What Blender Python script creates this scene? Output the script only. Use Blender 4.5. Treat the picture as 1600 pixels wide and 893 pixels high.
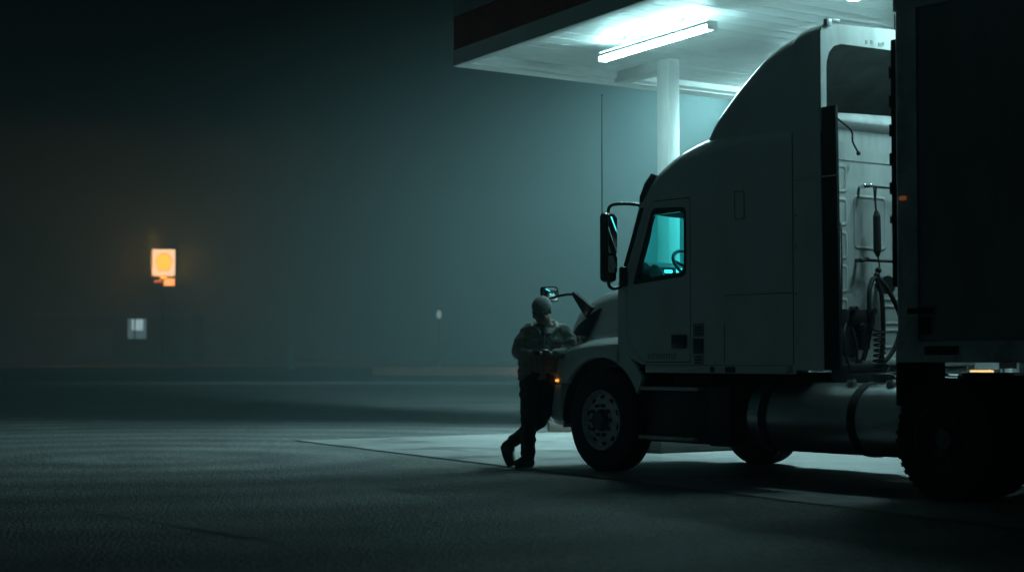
import bpy, bmesh, math, random
from mathutils import Vector, Matrix, noise
R = math.radians
random.seed(7)
for o in list(bpy.data.objects):
    bpy.data.objects.remove(o)
scene = bpy.context.scene
COL = scene.collection

# ------------------------------------------------------------------ camera, world, exposure
FPX = 2700.0
cam_d = bpy.data.cameras.new('camera')
cam = bpy.data.objects.new('camera', cam_d)
COL.objects.link(cam)
cam_d.sensor_width = 36.0
cam_d.lens = 36.0 * FPX / 1600.0
cam_d.clip_start = 0.1
cam_d.clip_end = 1500.0
cam.location = (0, 0, 1.15)
cam.rotation_euler = (R(90 + 2.3436), 0, 0)
cam_d.dof.use_dof = True
cam_d.dof.focus_distance = 18.0
cam_d.dof.aperture_fstop = 1.7
scene.camera = cam

FILL_GLOW = 0.035
world = bpy.data.worlds.new('World')
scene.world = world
world.use_nodes = True
wn = world.node_tree
bg = wn.nodes['Background']
bg.inputs['Strength'].default_value = 1.0
# night sky: nearly black, with an added fill glow behind the camera's left for the truck's near side
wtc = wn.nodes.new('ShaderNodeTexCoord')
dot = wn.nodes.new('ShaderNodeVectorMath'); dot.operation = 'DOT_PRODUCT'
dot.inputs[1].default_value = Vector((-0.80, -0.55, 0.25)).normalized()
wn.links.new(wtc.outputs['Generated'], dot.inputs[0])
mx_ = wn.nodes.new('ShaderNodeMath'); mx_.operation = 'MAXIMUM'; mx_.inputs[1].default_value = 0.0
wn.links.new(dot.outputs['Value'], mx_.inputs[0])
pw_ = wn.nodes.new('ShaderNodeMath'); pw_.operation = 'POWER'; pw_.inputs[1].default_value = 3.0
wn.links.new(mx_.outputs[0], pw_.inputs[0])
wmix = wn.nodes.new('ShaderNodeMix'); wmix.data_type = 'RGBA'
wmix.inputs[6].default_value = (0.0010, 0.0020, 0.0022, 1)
wmix.inputs[7].default_value = (FILL_GLOW * 0.42, FILL_GLOW * 0.95, FILL_GLOW * 0.98, 1)
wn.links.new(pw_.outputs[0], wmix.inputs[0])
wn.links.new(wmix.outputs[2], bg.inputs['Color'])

TUBE_SIDE = 42.0
TUBE_UP = 31.0
TUBE_COLOR = (0.53, 0.97, 1.0)
FOG_DENSITY = 0.0038
FOG_ANISO = 0.0

scene.view_settings.view_transform = 'Standard'
scene.view_settings.look = 'None'
scene.view_settings.exposure = 0.0
scene.view_settings.gamma = 1.0
scene.cycles.volume_bounces = 0
scene.cycles.max_bounces = 8
scene.cycles.transparent_max_bounces = 16
scene.cycles.use_denoising = True

# ------------------------------------------------------------------ materials
def mat(name, color, rough=0.6, metal=0.0, spec=0.5, coat=0.0, var=0.0, vscale=6.0, bump=0.0, bscale=60.0, dirt=None, stretch=None):
    m = bpy.data.materials.new(name)
    m.use_nodes = True
    nt = m.node_tree
    p = nt.nodes['Principled BSDF']
    p.inputs['Base Color'].default_value = (*color, 1)
    p.inputs['Roughness'].default_value = rough
    p.inputs['Metallic'].default_value = metal
    p.inputs['Specular IOR Level'].default_value = spec
    p.inputs['Coat Weight'].default_value = coat
    p.inputs['Coat Roughness'].default_value = 0.08
    tc = nt.nodes.new('ShaderNodeTexCoord')
    src = tc.outputs['Object']
    if stretch:
        mp = nt.nodes.new('ShaderNodeMapping')
        mp.inputs['Scale'].default_value = stretch
        nt.links.new(src, mp.inputs['Vector'])
        src = mp.outputs['Vector']
    if var or dirt:
        n = nt.nodes.new('ShaderNodeTexNoise')
        n.inputs['Scale'].default_value = vscale
        n.inputs['Detail'].default_value = 8
        n.inputs['Roughness'].default_value = 0.65
        nt.links.new(src, n.inputs['Vector'])
        cr = nt.nodes.new('ShaderNodeValToRGB')
        lo = dirt if dirt else tuple(c * (1 - var) for c in color)
        hi = color if dirt else tuple(min(1, c * (1 + var)) for c in color)
        cr.color_ramp.elements[0].position = 0.32
        cr.color_ramp.elements[0].color = (*lo, 1)
        cr.color_ramp.elements[1].position = 0.62
        cr.color_ramp.elements[1].color = (*hi, 1)
        nt.links.new(n.outputs['Fac'], cr.inputs['Fac'])
        nt.links.new(cr.outputs['Color'], p.inputs['Base Color'])
        mr = nt.nodes.new('ShaderNodeMapRange')
        mr.inputs['To Min'].default_value = min(1, rough + 0.12)
        mr.inputs['To Max'].default_value = max(0.02, rough - 0.08)
        nt.links.new(n.outputs['Fac'], mr.inputs['Value'])
        nt.links.new(mr.outputs['Result'], p.inputs['Roughness'])
    if bump:
        n2 = nt.nodes.new('ShaderNodeTexNoise')
        n2.inputs['Scale'].default_value = bscale
        n2.inputs['Detail'].default_value = 6
        nt.links.new(src, n2.inputs['Vector'])
        b = nt.nodes.new('ShaderNodeBump')
        b.inputs['Strength'].default_value = bump
        b.inputs['Distance'].default_value = 0.02
        nt.links.new(n2.outputs['Fac'], b.inputs['Height'])
        nt.links.new(b.outputs['Normal'], p.inputs['Normal'])
    return m

def emis(name, color, strength):
    m = bpy.data.materials.new(name)
    m.use_nodes = True
    p = m.node_tree.nodes['Principled BSDF']
    p.inputs['Base Color'].default_value = (*[c * 0.6 for c in color], 1)
    p.inputs['Emission Color'].default_value = (*color, 1)
    p.inputs['Emission Strength'].default_value = strength
    return m

def glass_mat(name, tint, haze=0.03, hazecol=(0.3, 0.9, 0.9)):
    m = bpy.data.materials.new(name)
    m.use_nodes = True
    nt = m.node_tree
    nt.nodes.remove(nt.nodes['Principled BSDF'])
    out = nt.nodes['Material Output']
    tr = nt.nodes.new('ShaderNodeBsdfTransparent')
    tr.inputs['Color'].default_value = (*tint, 1)
    gl = nt.nodes.new('ShaderNodeBsdfGlossy')
    gl.inputs['Roughness'].default_value = 0.03
    tl = nt.nodes.new('ShaderNodeBsdfTranslucent')
    tl.inputs['Color'].default_value = (*hazecol, 1)
    lw = nt.nodes.new('ShaderNodeLayerWeight')
    pw = nt.nodes.new('ShaderNodeMath'); pw.operation = 'POWER'; pw.inputs[1].default_value = 4.0
    nt.links.new(lw.outputs['Facing'], pw.inputs[0])
    fr = nt.nodes.new('ShaderNodeMath'); fr.operation = 'MULTIPLY_ADD'; fr.inputs[1].default_value = 0.55; fr.inputs[2].default_value = 0.035
    nt.links.new(pw.outputs[0], fr.inputs[0])
    mx = nt.nodes.new('ShaderNodeMixShader')
    mx2 = nt.nodes.new('ShaderNodeMixShader')
    ns = nt.nodes.new('ShaderNodeTexNoise')
    ns.inputs['Scale'].default_value = 5
    ns.inputs['Detail'].default_value = 6
    tc = nt.nodes.new('ShaderNodeTexCoord')
    nt.links.new(tc.outputs['Object'], ns.inputs['Vector'])
    mm = nt.nodes.new('ShaderNodeMapRange')
    mm.inputs['To Min'].default_value = haze * 0.4
    mm.inputs['To Max'].default_value = haze * 1.8
    nt.links.new(ns.outputs['Fac'], mm.inputs['Value'])
    nt.links.new(mm.outputs['Result'], mx2.inputs['Fac'])
    nt.links.new(tr.outputs[0], mx2.inputs[1])
    nt.links.new(tl.outputs[0], mx2.inputs[2])
    nt.links.new(fr.outputs[0], mx.inputs['Fac'])
    nt.links.new(mx2.outputs[0], mx.inputs[1])
    nt.links.new(gl.outputs[0], mx.inputs[2])
    nt.links.new(mx.outputs[0], out.inputs['Surface'])
    return m

M = {}
M['paint'] = mat('truck_paint', (0.76, 0.78, 0.78), 0.30, coat=1.0, dirt=(0.64, 0.65, 0.64), vscale=1.6, stretch=(1, 1, 0.5))
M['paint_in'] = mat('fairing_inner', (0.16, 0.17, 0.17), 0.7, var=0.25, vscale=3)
M['wall_paint'] = mat('cab_rear_paint', (0.60, 0.62, 0.62), 0.38, coat=0.3, dirt=(0.40, 0.41, 0.39), vscale=2.2, stretch=(1, 1.6, 0.4))
M['rubber'] = mat('black_rubber', (0.012, 0.012, 0.012), 0.75, var=0.3, vscale=12, bump=0.15, bscale=90)
M['tyre'] = mat('tyre_rubber', (0.018, 0.018, 0.018), 0.85, var=0.4, vscale=14, bump=0.3, bscale=120)
M['plastic'] = mat('black_plastic', (0.02, 0.02, 0.021), 0.45, var=0.2, vscale=10)
M['gloss_black'] = mat('gloss_black', (0.010, 0.011, 0.012), 0.22, coat=0.4)
M['steel'] = mat('steel_frame', (0.05, 0.05, 0.05), 0.6, metal=0.3, var=0.4, vscale=9)
M['rim'] = mat('painted_rim', (0.78, 0.78, 0.77), 0.40, metal=0.2, dirt=(0.42, 0.41, 0.40), vscale=9)
M['rim_dark'] = mat('dark_rim', (0.10, 0.10, 0.10), 0.6, dirt=(0.04, 0.04, 0.04), vscale=9)
M['hub'] = mat('hub_steel', (0.10, 0.10, 0.10), 0.5, metal=0.5, var=0.4, vscale=20)
M['alu'] = mat('tank_aluminium', (0.55, 0.56, 0.57), 0.28, metal=0.9, dirt=(0.34, 0.34, 0.34), vscale=3.5, stretch=(0.3, 1, 1))
M['chrome'] = mat('chrome_rail', (0.7, 0.7, 0.7), 0.15, metal=1.0)
M['mirror'] = mat('mirror_glass', (0.85, 0.88, 0.88), 0.02, metal=1.0)
M['trailer'] = mat('trailer_side', (0.16, 0.165, 0.165), 0.42, dirt=(0.10, 0.10, 0.10), vscale=1.2, stretch=(1.5, 1.5, 0.5))
M['trailer_rail'] = mat('trailer_rail', (0.34, 0.35, 0.35), 0.4, metal=0.6, var=0.3, vscale=5)
M['glass'] = glass_mat('tinted_glass', (0.20, 1.0, 0.98), 0.05)
M['windshield'] = glass_mat('windshield_glass', (0.70, 0.99, 0.99), 0.03)
M['lamp_glass'] = mat('headlamp_cover', (0.008, 0.008, 0.009), 0.12, coat=0.5)
M['amber'] = emis('amber_lens_lit', (1.0, 0.38, 0.05), 1.5)
M['amber_dim'] = emis('amber_lens_dim', (1.0, 0.32, 0.12), 0.10)
M['gauge'] = emis('gauge_glow', (0.15, 0.9, 1.0), 2.2)
M['cabin_fill'] = emis('cabin_fill_glow', (0.10, 0.85, 0.95), 6)
M['seat'] = mat('seat_fabric', (0.03, 0.03, 0.034), 0.9)
M['decal'] = mat('grey_decal', (0.26, 0.27, 0.27), 0.6)
M['seam'] = mat('seam_grey', (0.20, 0.205, 0.205), 0.7)
M['decal_light'] = mat('light_decal', (0.5, 0.5, 0.5), 0.6, dirt=(0.3, 0.3, 0.3), vscale=30)
M['canopy_white'] = mat('canopy_white', (0.74, 0.76, 0.75), 0.42, dirt=(0.60, 0.62, 0.60), vscale=1.1)
M['fascia_grey'] = mat('fascia_grey', (0.30, 0.32, 0.32), 0.5, var=0.12, vscale=1.5)
M['fascia_red'] = mat('fascia_red', (0.25, 0.055, 0.04), 0.5, var=0.15, vscale=2)
M['column'] = mat('column_white', (0.76, 0.78, 0.77), 0.45, dirt=(0.62, 0.63, 0.61), vscale=2.0, stretch=(1, 1, 0.3))
M['tube_up'] = emis('tube_uplight', TUBE_COLOR, TUBE_UP)
M['fixture'] = mat('fixture_white', (0.7, 0.7, 0.7), 0.5)
M['concrete_dark'] = mat('concrete_block', (0.11, 0.08, 0.065), 0.85, var=0.25, vscale=9, bump=0.3, bscale=50)
M['tar'] = mat('tar_joint', (0.012, 0.012, 0.012), 0.6, var=0.4, vscale=6)
M['grass'] = mat('dark_verge', (0.020, 0.026, 0.013), 0.95, var=0.4, vscale=3, bump=0.5, bscale=20)
M['kerb'] = mat('kerb_concrete', (0.06, 0.06, 0.058), 0.8, var=0.2, vscale=4)
M['wall_far'] = mat('rendered_wall', (0.05, 0.05, 0.048), 0.85, var=0.15, vscale=1)
M['roof_far'] = mat('metal_roof_edge', (0.10, 0.105, 0.105), 0.5, var=0.1, vscale=2)
M['dark_metal'] = mat('dark_metal', (0.03, 0.03, 0.03), 0.6)
M['jacket'] = None
M['trousers'] = mat('navy_work_trousers', (0.022, 0.025, 0.03), 0.9, var=0.35, vscale=9, bump=0.3, bscale=200)
M['skin'] = mat('skin', (0.36, 0.22, 0.16), 0.55, var=0.12, vscale=30)
M['cap'] = mat('grey_cap', (0.22, 0.215, 0.205), 0.9, var=0.2, vscale=25, bump=0.2, bscale=300)
M['boot'] = mat('boot_leather', (0.03, 0.024, 0.018), 0.6, var=0.35, vscale=20, bump=0.2, bscale=120)
M['sole'] = mat('boot_sole', (0.012, 0.012, 0.012), 0.8)
M['shirt'] = mat('dark_shirt', (0.05, 0.055, 0.06), 0.9)
M['hair'] = mat('short_hair', (0.03, 0.025, 0.02), 0.8, bump=0.4, bscale=300)
M['eye'] = mat('eye', (0.25, 0.25, 0.25), 0.2)

def asphalt_mat():
    m = bpy.data.materials.new('asphalt')
    m.use_nodes = True
    nt = m.node_tree
    N, L = nt.nodes, nt.links
    p = N['Principled BSDF']
    tc = N.new('ShaderNodeTexCoord')
    fine = N.new('ShaderNodeTexNoise'); fine.inputs['Scale'].default_value = 13; fine.inputs['Detail'].default_value = 9; fine.inputs['Roughness'].default_value = 0.86
    big = N.new('ShaderNodeTexNoise'); big.inputs['Scale'].default_value = 0.45; big.inputs['Detail'].default_value = 7; big.inputs['Roughness'].default_value = 0.62
    for n in (fine, big): L.new(tc.outputs['Object'], n.inputs['Vector'])
    # tyre scrub rings left by turning lorries
    mp = N.new('ShaderNodeMapping'); mp.inputs['Location'].default_value = (4.2, -19.5, 0); mp.inputs['Scale'].default_value = (1, 1, 1)
    L.new(tc.outputs['Object'], mp.inputs['Vector'])
    wv = N.new('ShaderNodeTexWave'); wv.wave_type = 'RINGS'; wv.rings_direction = 'Z'; wv.inputs['Scale'].default_value = 0.22
    wv.inputs['Distortion'].default_value = 5.5; wv.inputs['Detail'].default_value = 6; wv.inputs['Detail Scale'].default_value = 0.55; wv.inputs['Detail Roughness'].default_value = 0.7
    L.new(mp.outputs['Vector'], wv.inputs['Vector'])
    vor = N.new('ShaderNodeTexVoronoi'); vor.inputs['Scale'].default_value = 42
    L.new(tc.outputs['Object'], vor.inputs['Vector'])
    cr = N.new('ShaderNodeValToRGB')
    cr.color_ramp.elements[0].position = 0.30; cr.color_ramp.elements[0].color = (0.075, 0.075, 0.073, 1)
    cr.color_ramp.elements[1].position = 0.72; cr.color_ramp.elements[1].color = (0.165, 0.162, 0.158, 1)
    L.new(big.outputs['Fac'], cr.inputs['Fac'])
    mul = N.new('ShaderNodeMix'); mul.data_type = 'RGBA'; mul.blend_type = 'MULTIPLY'; mul.inputs[0].default_value = 0.42
    L.new(cr.outputs['Color'], mul.inputs[6]); L.new(wv.outputs['Color'], mul.inputs[7])
    cr2 = N.new('ShaderNodeValToRGB')
    cr2.color_ramp.elements[0].position = 0.38; cr2.color_ramp.elements[0].color = (0.22, 0.22, 0.22, 1)
    cr2.color_ramp.elements[1].position = 0.62; cr2.color_ramp.elements[1].color = (2.0, 2.0, 2.0, 1)
    L.new(fine.outputs['Fac'], cr2.inputs['Fac'])
    mul2 = N.new('ShaderNodeMix'); mul2.data_type = 'RGBA'; mul2.blend_type = 'MULTIPLY'; mul2.inputs[0].default_value = 1.0
    L.new(mul.outputs[2], mul2.inputs[6]); L.new(cr2.outputs['Color'], mul2.inputs[7])
    L.new(mul2.outputs[2], p.inputs['Base Color'])
    rr = N.new('ShaderNodeMapRange'); rr.inputs['To Min'].default_value = 0.5; rr.inputs['To Max'].default_value = 0.85
    L.new(big.outputs['Fac'], rr.inputs['Value']); L.new(rr.outputs['Result'], p.inputs['Roughness'])
    add = N.new('ShaderNodeMath'); add.operation = 'ADD'
    L.new(fine.outputs['Fac'], add.inputs[0]); L.new(vor.outputs['Distance'], add.inputs[1])
    b = N.new('ShaderNodeBump'); b.inputs['Strength'].default_value = 0.9; b.inputs['Distance'].default_value = 0.02
    L.new(add.outputs[0], b.inputs['Height']); L.new(b.outputs['Normal'], p.inputs['Normal'])
    return m

def concrete_mat():
    m = bpy.data.materials.new('apron_concrete')
    m.use_nodes = True
    nt = m.node_tree
    N, L = nt.nodes, nt.links
    p = N['Principled BSDF']
    tc = N.new('ShaderNodeTexCoord')
    big = N.new('ShaderNodeTexNoise'); big.inputs['Scale'].default_value = 0.5; big.inputs['Detail'].default_value = 9; big.inputs['Roughness'].default_value = 0.6
    stain = N.new('ShaderNodeTexNoise'); stain.inputs['Scale'].default_value = 0.9; stain.inputs['Detail'].default_value = 6; stain.inputs['Distortion'].default_value = 0.8
    fine = N.new('ShaderNodeTexNoise'); fine.inputs['Scale'].default_value = 70; fine.inputs['Detail'].default_value = 4
    for n in (big, stain, fine): L.new(tc.outputs['Object'], n.inputs['Vector'])
    cr = N.new('ShaderNodeValToRGB')
    cr.color_ramp.elements[0].position = 0.33; cr.color_ramp.elements[0].color = (0.125, 0.120, 0.118, 1)
    cr.color_ramp.elements[1].position = 0.66; cr.color_ramp.elements[1].color = (0.245, 0.236, 0.232, 1)
    L.new(big.outputs['Fac'], cr.inputs['Fac'])
    cs = N.new('ShaderNodeValToRGB')
    cs.color_ramp.elements[0].position = 0.34; cs.color_ramp.elements[0].color = (0.42, 0.42, 0.42, 1)
    cs.color_ramp.elements[1].position = 0.47; cs.color_ramp.elements[1].color = (1, 1, 1, 1)
    L.new(stain.outputs['Fac'], cs.inputs['Fac'])
    mul = N.new('ShaderNodeMix'); mul.data_type = 'RGBA'; mul.blend_type = 'MULTIPLY'; mul.inputs[0].default_value = 0.8
    L.new(cr.outputs['Color'], mul.inputs[6]); L.new(cs.outputs['Color'], mul.inputs[7])
    L.new(mul.outputs[2], p.inputs['Base Color'])
    rr = N.new('ShaderNodeMapRange'); rr.inputs['To Min'].default_value = 0.45; rr.inputs['To Max'].default_value = 0.8
    L.new(stain.outputs['Fac'], rr.inputs['Value']); L.new(rr.outputs['Result'], p.inputs['Roughness'])
    b = N.new('ShaderNodeBump'); b.inputs['Strength'].default_value = 0.35; b.inputs['Distance'].default_value = 0.008
    L.new(fine.outputs['Fac'], b.inputs['Height']); L.new(b.outputs['Normal'], p.inputs['Normal'])
    return m

def jacket_mat():
    m = mat('olive_work_jacket', (0.085, 0.08, 0.062), 0.9, bump=0.25, bscale=220)
    nt = m.node_tree
    N, L = nt.nodes, nt.links
    p = N['Principled BSDF']
    tc = N.new('ShaderNodeTexCoord')
    w1 = N.new('ShaderNodeTexWave'); w1.bands_direction = 'X'; w1.inputs['Scale'].default_value = 5.0; w1.inputs['Distortion'].default_value = 0.7
    w2 = N.new('ShaderNodeTexWave'); w2.bands_direction = 'Z'; w2.inputs['Scale'].default_value = 5.0; w2.inputs['Distortion'].default_value = 0.7
    ns = N.new('ShaderNodeTexNoise'); ns.inputs['Scale'].default_value = 12; ns.inputs['Detail'].default_value = 6
    for n in (w1, w2, ns): L.new(tc.outputs['Object'], n.inputs['Vector'])
    ad = N.new('ShaderNodeMath'); ad.operation = 'ADD'
    L.new(w1.outputs['Fac'], ad.inputs[0]); L.new(w2.outputs['Fac'], ad.inputs[1])
    ad2 = N.new('ShaderNodeMath'); ad2.operation = 'MULTIPLY'
    L.new(ad.outputs[0], ad2.inputs[0]); L.new(ns.outputs['Fac'], ad2.inputs[1])
    cr = N.new('ShaderNodeValToRGB')
    cr.color_ramp.elements[0].position = 0.2; cr.color_ramp.elements[0].color = (0.27, 0.26, 0.23, 1)
    cr.color_ramp.elements[1].position = 0.85; cr.color_ramp.elements[1].color = (0.33, 0.316, 0.28, 1)
    L.new(ad2.outputs[0], cr.inputs['Fac'])
    L.new(cr.outputs['Color'], p.inputs['Base Color'])
    return m
M['jacket'] = jacket_mat()
M['asphalt'] = asphalt_mat()
M['concrete'] = concrete_mat()

# ------------------------------------------------------------------ mesh helpers
class MB:
    """collects shapes into one bmesh"""
    def __init__(self):
        self.bm = bmesh.new()
    def box(self, c, s, rz=0.0, rx=0.0, ry=0.0, bevel=0.0):
        b = bmesh.new()
        bmesh.ops.create_cube(b, size=1.0)
        bmesh.ops.scale(b, vec=Vector(s), verts=b.verts)
        if bevel:
            bmesh.ops.bevel(b, geom=b.edges[:], offset=bevel, segments=2, affect='EDGES', profile=0.5)
        mtx = Matrix.Translation(Vector(c)) @ Matrix.Rotation(rz, 4, 'Z') @ Matrix.Rotation(ry, 4, 'Y') @ Matrix.Rotation(rx, 4, 'X')
        bmesh.ops.transform(b, matrix=mtx, verts=b.verts)
        self._merge(b)
        return self
    def _merge(self, b):
        me = bpy.data.meshes.new('t')
        b.to_mesh(me); b.free()
        self.bm.from_mesh(me)
        bpy.data.meshes.remove(me)
    def cyl(self, p0, p1, r0, r1=None, seg=20, cap=True):
        r1 = r0 if r1 is None else r1
        p0, p1 = Vector(p0), Vector(p1)
        d = p1 - p0
        if d.length < 1e-6: return self
        b = bmesh.new()
        bmesh.ops.create_cone(b, cap_ends=cap, segments=seg, radius1=r0, radius2=r1, depth=d.length)
        q = d.to_track_quat('Z', 'Y').to_matrix().to_4x4()
        bmesh.ops.transform(b, matrix=Matrix.Translation((p0 + p1) / 2) @ q, verts=b.verts)
        self._merge(b)
        return self
    def sphere(self, c, r, sc=(1, 1, 1), seg=16, rot=None):
        b = bmesh.new()
        bmesh.ops.create_uvsphere(b, u_segments=seg, v_segments=max(6, seg // 2), radius=r)
        mtx = Matrix.Translation(Vector(c))
        if rot is not None: mtx = mtx @ rot.to_4x4()
        mtx = mtx @ Matrix.Diagonal((*sc, 1))
        bmesh.ops.transform(b, matrix=mtx, verts=b.verts)
        self._merge(b)
        return self
    def capsule(self, pts, seg=16):
        """chain of (x,y,z,r): tapered limbs with round joints"""
        for p in pts: self.sphere(p[:3], p[3], seg=seg)
        for a, c in zip(pts, pts[1:]):
            self.cyl(a[:3], c[:3], a[3], c[3], seg=seg)
        return self
    def tube(self, pts, r, seg=10, smooth=4, cap=True):
        P = [Vector(p) for p in pts]
        if smooth and len(P) > 2:
            Q = []
            for i in range(len(P) - 1):
                p0 = P[max(0, i - 1)]; p1 = P[i]; p2 = P[i + 1]; p3 = P[min(len(P) - 1, i + 2)]
                for k in range(smooth):
                    t = k / smooth
                    Q.append(0.5 * ((2 * p1) + (p2 - p0) * t + (2 * p0 - 5 * p1 + 4 * p2 - p3) * t * t + (3 * p1 - p0 - 3 * p2 + p3) * t ** 3))
            Q.append(P[-1]); P = Q
        rings = []
        up = Vector((0, 0, 1))
        for i, p in enumerate(P):
            d = (P[min(i + 1, len(P) - 1)] - P[max(0, i - 1)]).normalized()
            a = d.cross(up)
            if a.length < 0.05: a = d.cross(Vector((1, 0, 0)))
            a.normalize(); c = a.cross(d).normalized()
            up = c
            rr = r[min(i, len(r) - 1)] if isinstance(r, (list, tuple)) else r
            rings.append([self.bm.verts.new(p + a * math.cos(t) * rr + c * math.sin(t) * rr) for t in [2 * math.pi * k / seg for k in range(seg)]])
        for r0, r1 in zip(rings, rings[1:]):
            for k in range(seg):
                self.bm.faces.new((r0[k], r0[(k + 1) % seg], r1[(k + 1) % seg], r1[k]))
        if cap:
            self.bm.faces.new(rings[0][::-1]); self.bm.faces.new(rings[-1])
        return self
    def grid(self, rows, close=False):
        """rows of points joined by quads"""
        V = [[self.bm.verts.new(Vector(p)) for p in row] for row in rows]
        for a, c in zip(V, V[1:]):
            n = len(a)
            for k in range(n if close else n - 1):
                q = (a[k], a[(k + 1) % n], c[(k + 1) % n], c[k])
                try: self.bm.faces.new(q)
                except ValueError: pass
        return V
    def panel(self, outer, holes=(), to3=None, thick=(0, 0.02, 0)):
        """flat plate with holes; to3 maps (u,v) to a point, thick is the extrusion vector"""
        b = bmesh.new()
        E = []
        for loop in [outer, *holes]:
            vs = [b.verts.new(Vector(to3(*p))) for p in loop]
            for i in range(len(vs)):
                E.append(b.edges.new((vs[i], vs[(i + 1) % len(vs)])))
        r = bmesh.ops.triangle_fill(b, use_beauty=True, use_dissolve=False, edges=E)
        faces = [f for f in b.faces]
        ex = bmesh.ops.extrude_face_region(b, geom=faces)
        vs = [g for g in ex['geom'] if isinstance(g, bmesh.types.BMVert)]
        bmesh.ops.translate(b, vec=Vector(thick), verts=vs)
        bmesh.ops.recalc_face_normals(b, faces=b.faces)
        self._merge(b)
        return self
    def lathe(self, prof, mtx=Matrix.Identity(4), seg=48):
        """prof: (radius, axial) pairs; axis along local Y"""
        b = bmesh.new()
        rings = []
        for r, a in prof:
            rings.append([b.verts.new((r * math.cos(t), a, r * math.sin(t))) for t in [2 * math.pi * k / seg for k in range(seg)]])
        for r0, r1 in zip(rings, rings[1:]):
            for k in range(seg):
                b.faces.new((r0[k], r0[(k + 1) % seg], r1[(k + 1) % seg], r1[k]))
        bmesh.ops.remove_doubles(b, verts=b.verts, dist=1e-5)
        bmesh.ops.recalc_face_normals(b, faces=b.faces)
        bmesh.ops.transform(b, matrix=mtx, verts=b.verts)
        self._merge(b)
        return self
    def mark(self):
        """faces added from here on take the next material slot"""
        self.marks = getattr(self, 'marks', []) + [len(self.bm.faces)]
        return self
    def build(self, name, material, parent=None, smooth=35, weld=0.0, recalc=True):
        if weld: bmesh.ops.remove_doubles(self.bm, verts=self.bm.verts, dist=weld)
        if recalc: bmesh.ops.recalc_face_normals(self.bm, faces=self.bm.faces)
        me = bpy.data.meshes.new(name)
        self.bm.to_mesh(me); self.bm.free()
        if smooth:
            for p in me.polygons: p.use_smooth = True
            me.set_sharp_from_angle(angle=R(smooth))
        o = bpy.data.objects.new(name, me)
        if isinstance(material, (list, tuple)):
            for x in material: me.materials.append(x)
            mk = getattr(self, 'marks', [])
            for p in me.polygons:
                p.material_index = sum(1 for m_ in mk if p.index >= m_)
        else:
            me.materials.append(material)
        COL.objects.link(o)
        if parent: o.parent = parent
        return o

def tag(o, label=None, cat=None, group=None, kind=None):
    if label: o['label'] = label
    if cat: o['category'] = cat
    if group: o['group'] = group
    if kind: o['kind'] = kind
    return o

def thing(name, label, cat, loc=(0, 0, 0), rz=0.0, group=None):
    o = bpy.data.objects.new(name, None)
    o.empty_display_size = 0.2
    COL.objects.link(o)
    o.location = loc
    o.rotation_euler = (0, 0, rz)
    return tag(o, label, cat, group)

def bake(o):
    dg = bpy.context.evaluated_depsgraph_get()
    me = bpy.data.meshes.new_from_object(o.evaluated_get(dg), preserve_all_data_layers=False, depsgraph=dg)
    old = o.data
    o.modifiers.clear()
    o.data = me
    me.name = o.name
    bpy.data.meshes.remove(old)
    return o

def rounded(poly, r, seg=5):
    """round the corners of a 2-D polygon; r is one radius or one per corner"""
    out = []
    n = len(poly)
    for i in range(n):
        p = Vector(poly[i]); a = Vector(poly[i - 1]); c = Vector(poly[(i + 1) % n])
        rr = r[i] if isinstance(r, (list, tuple)) else r
        if rr <= 0:
            out.append(tuple(p)); continue
        u = (a - p); v = (c - p)
        d = min(rr, u.length * 0.45, v.length * 0.45)
        p0 = p + u.normalized() * d; p1 = p + v.normalized() * d
        for k in range(seg + 1):
            t = k / seg
            out.append(tuple((1 - t) ** 2 * p0 + 2 * t * (1 - t) * p + t * t * p1))
    return out

def lerp_tab(tab, x):
    if x <= tab[0][0]: return tab[0][1]
    for (x0, v0), (x1, v1) in zip(tab, tab[1:]):
        if x <= x1:
            t = (x - x0) / (x1 - x0)
            return v0 + (v1 - v0) * t
    return tab[-1][1]

def smooth_tab(tab, x):
    """monotone-ish cubic through the table"""
    n = len(tab)
    if x <= tab[0][0]: return tab[0][1]
    if x >= tab[-1][0]: return tab[-1][1]
    for i in range(n - 1):
        if x <= tab[i + 1][0]:
            x0, v0 = tab[i]; x1, v1 = tab[i + 1]
            def slope(k):
                if k == 0: return (tab[1][1] - tab[0][1]) / (tab[1][0] - tab[0][0])
                if k == n - 1: return (tab[-1][1] - tab[-2][1]) / (tab[-1][0] - tab[-2][0])
                return (tab[k + 1][1] - tab[k - 1][1]) / (tab[k + 1][0] - tab[k - 1][0])
            h = x1 - x0; t = (x - x0) / h
            m0, m1 = slope(i) * h, slope(i + 1) * h
            return (2 * t ** 3 - 3 * t * t + 1) * v0 + (t ** 3 - 2 * t * t + t) * m0 + (-2 * t ** 3 + 3 * t * t) * v1 + (t ** 3 - t * t) * m1

# ------------------------------------------------------------------ the setting: ground, apron, road edge
DA = Vector((0.805, 0.593, 0)).normalized()      # along the far canopy edge
DB = Vector((-0.463, 0.886, 0)).normalized()     # along the left canopy edge, away from us
SL0 = Vector((-2.987, 23.789, 0))                # outer corner of the concrete apron

def sheet(name, pts, z, m, label, cat, sub=0):
    b = MB()
    vs = [b.bm.verts.new((p[0], p[1], z)) for p in pts]
    b.bm.faces.new(vs)
    o = b.build(name, m, smooth=0)
    return tag(o, label, cat, kind='structure')

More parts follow.
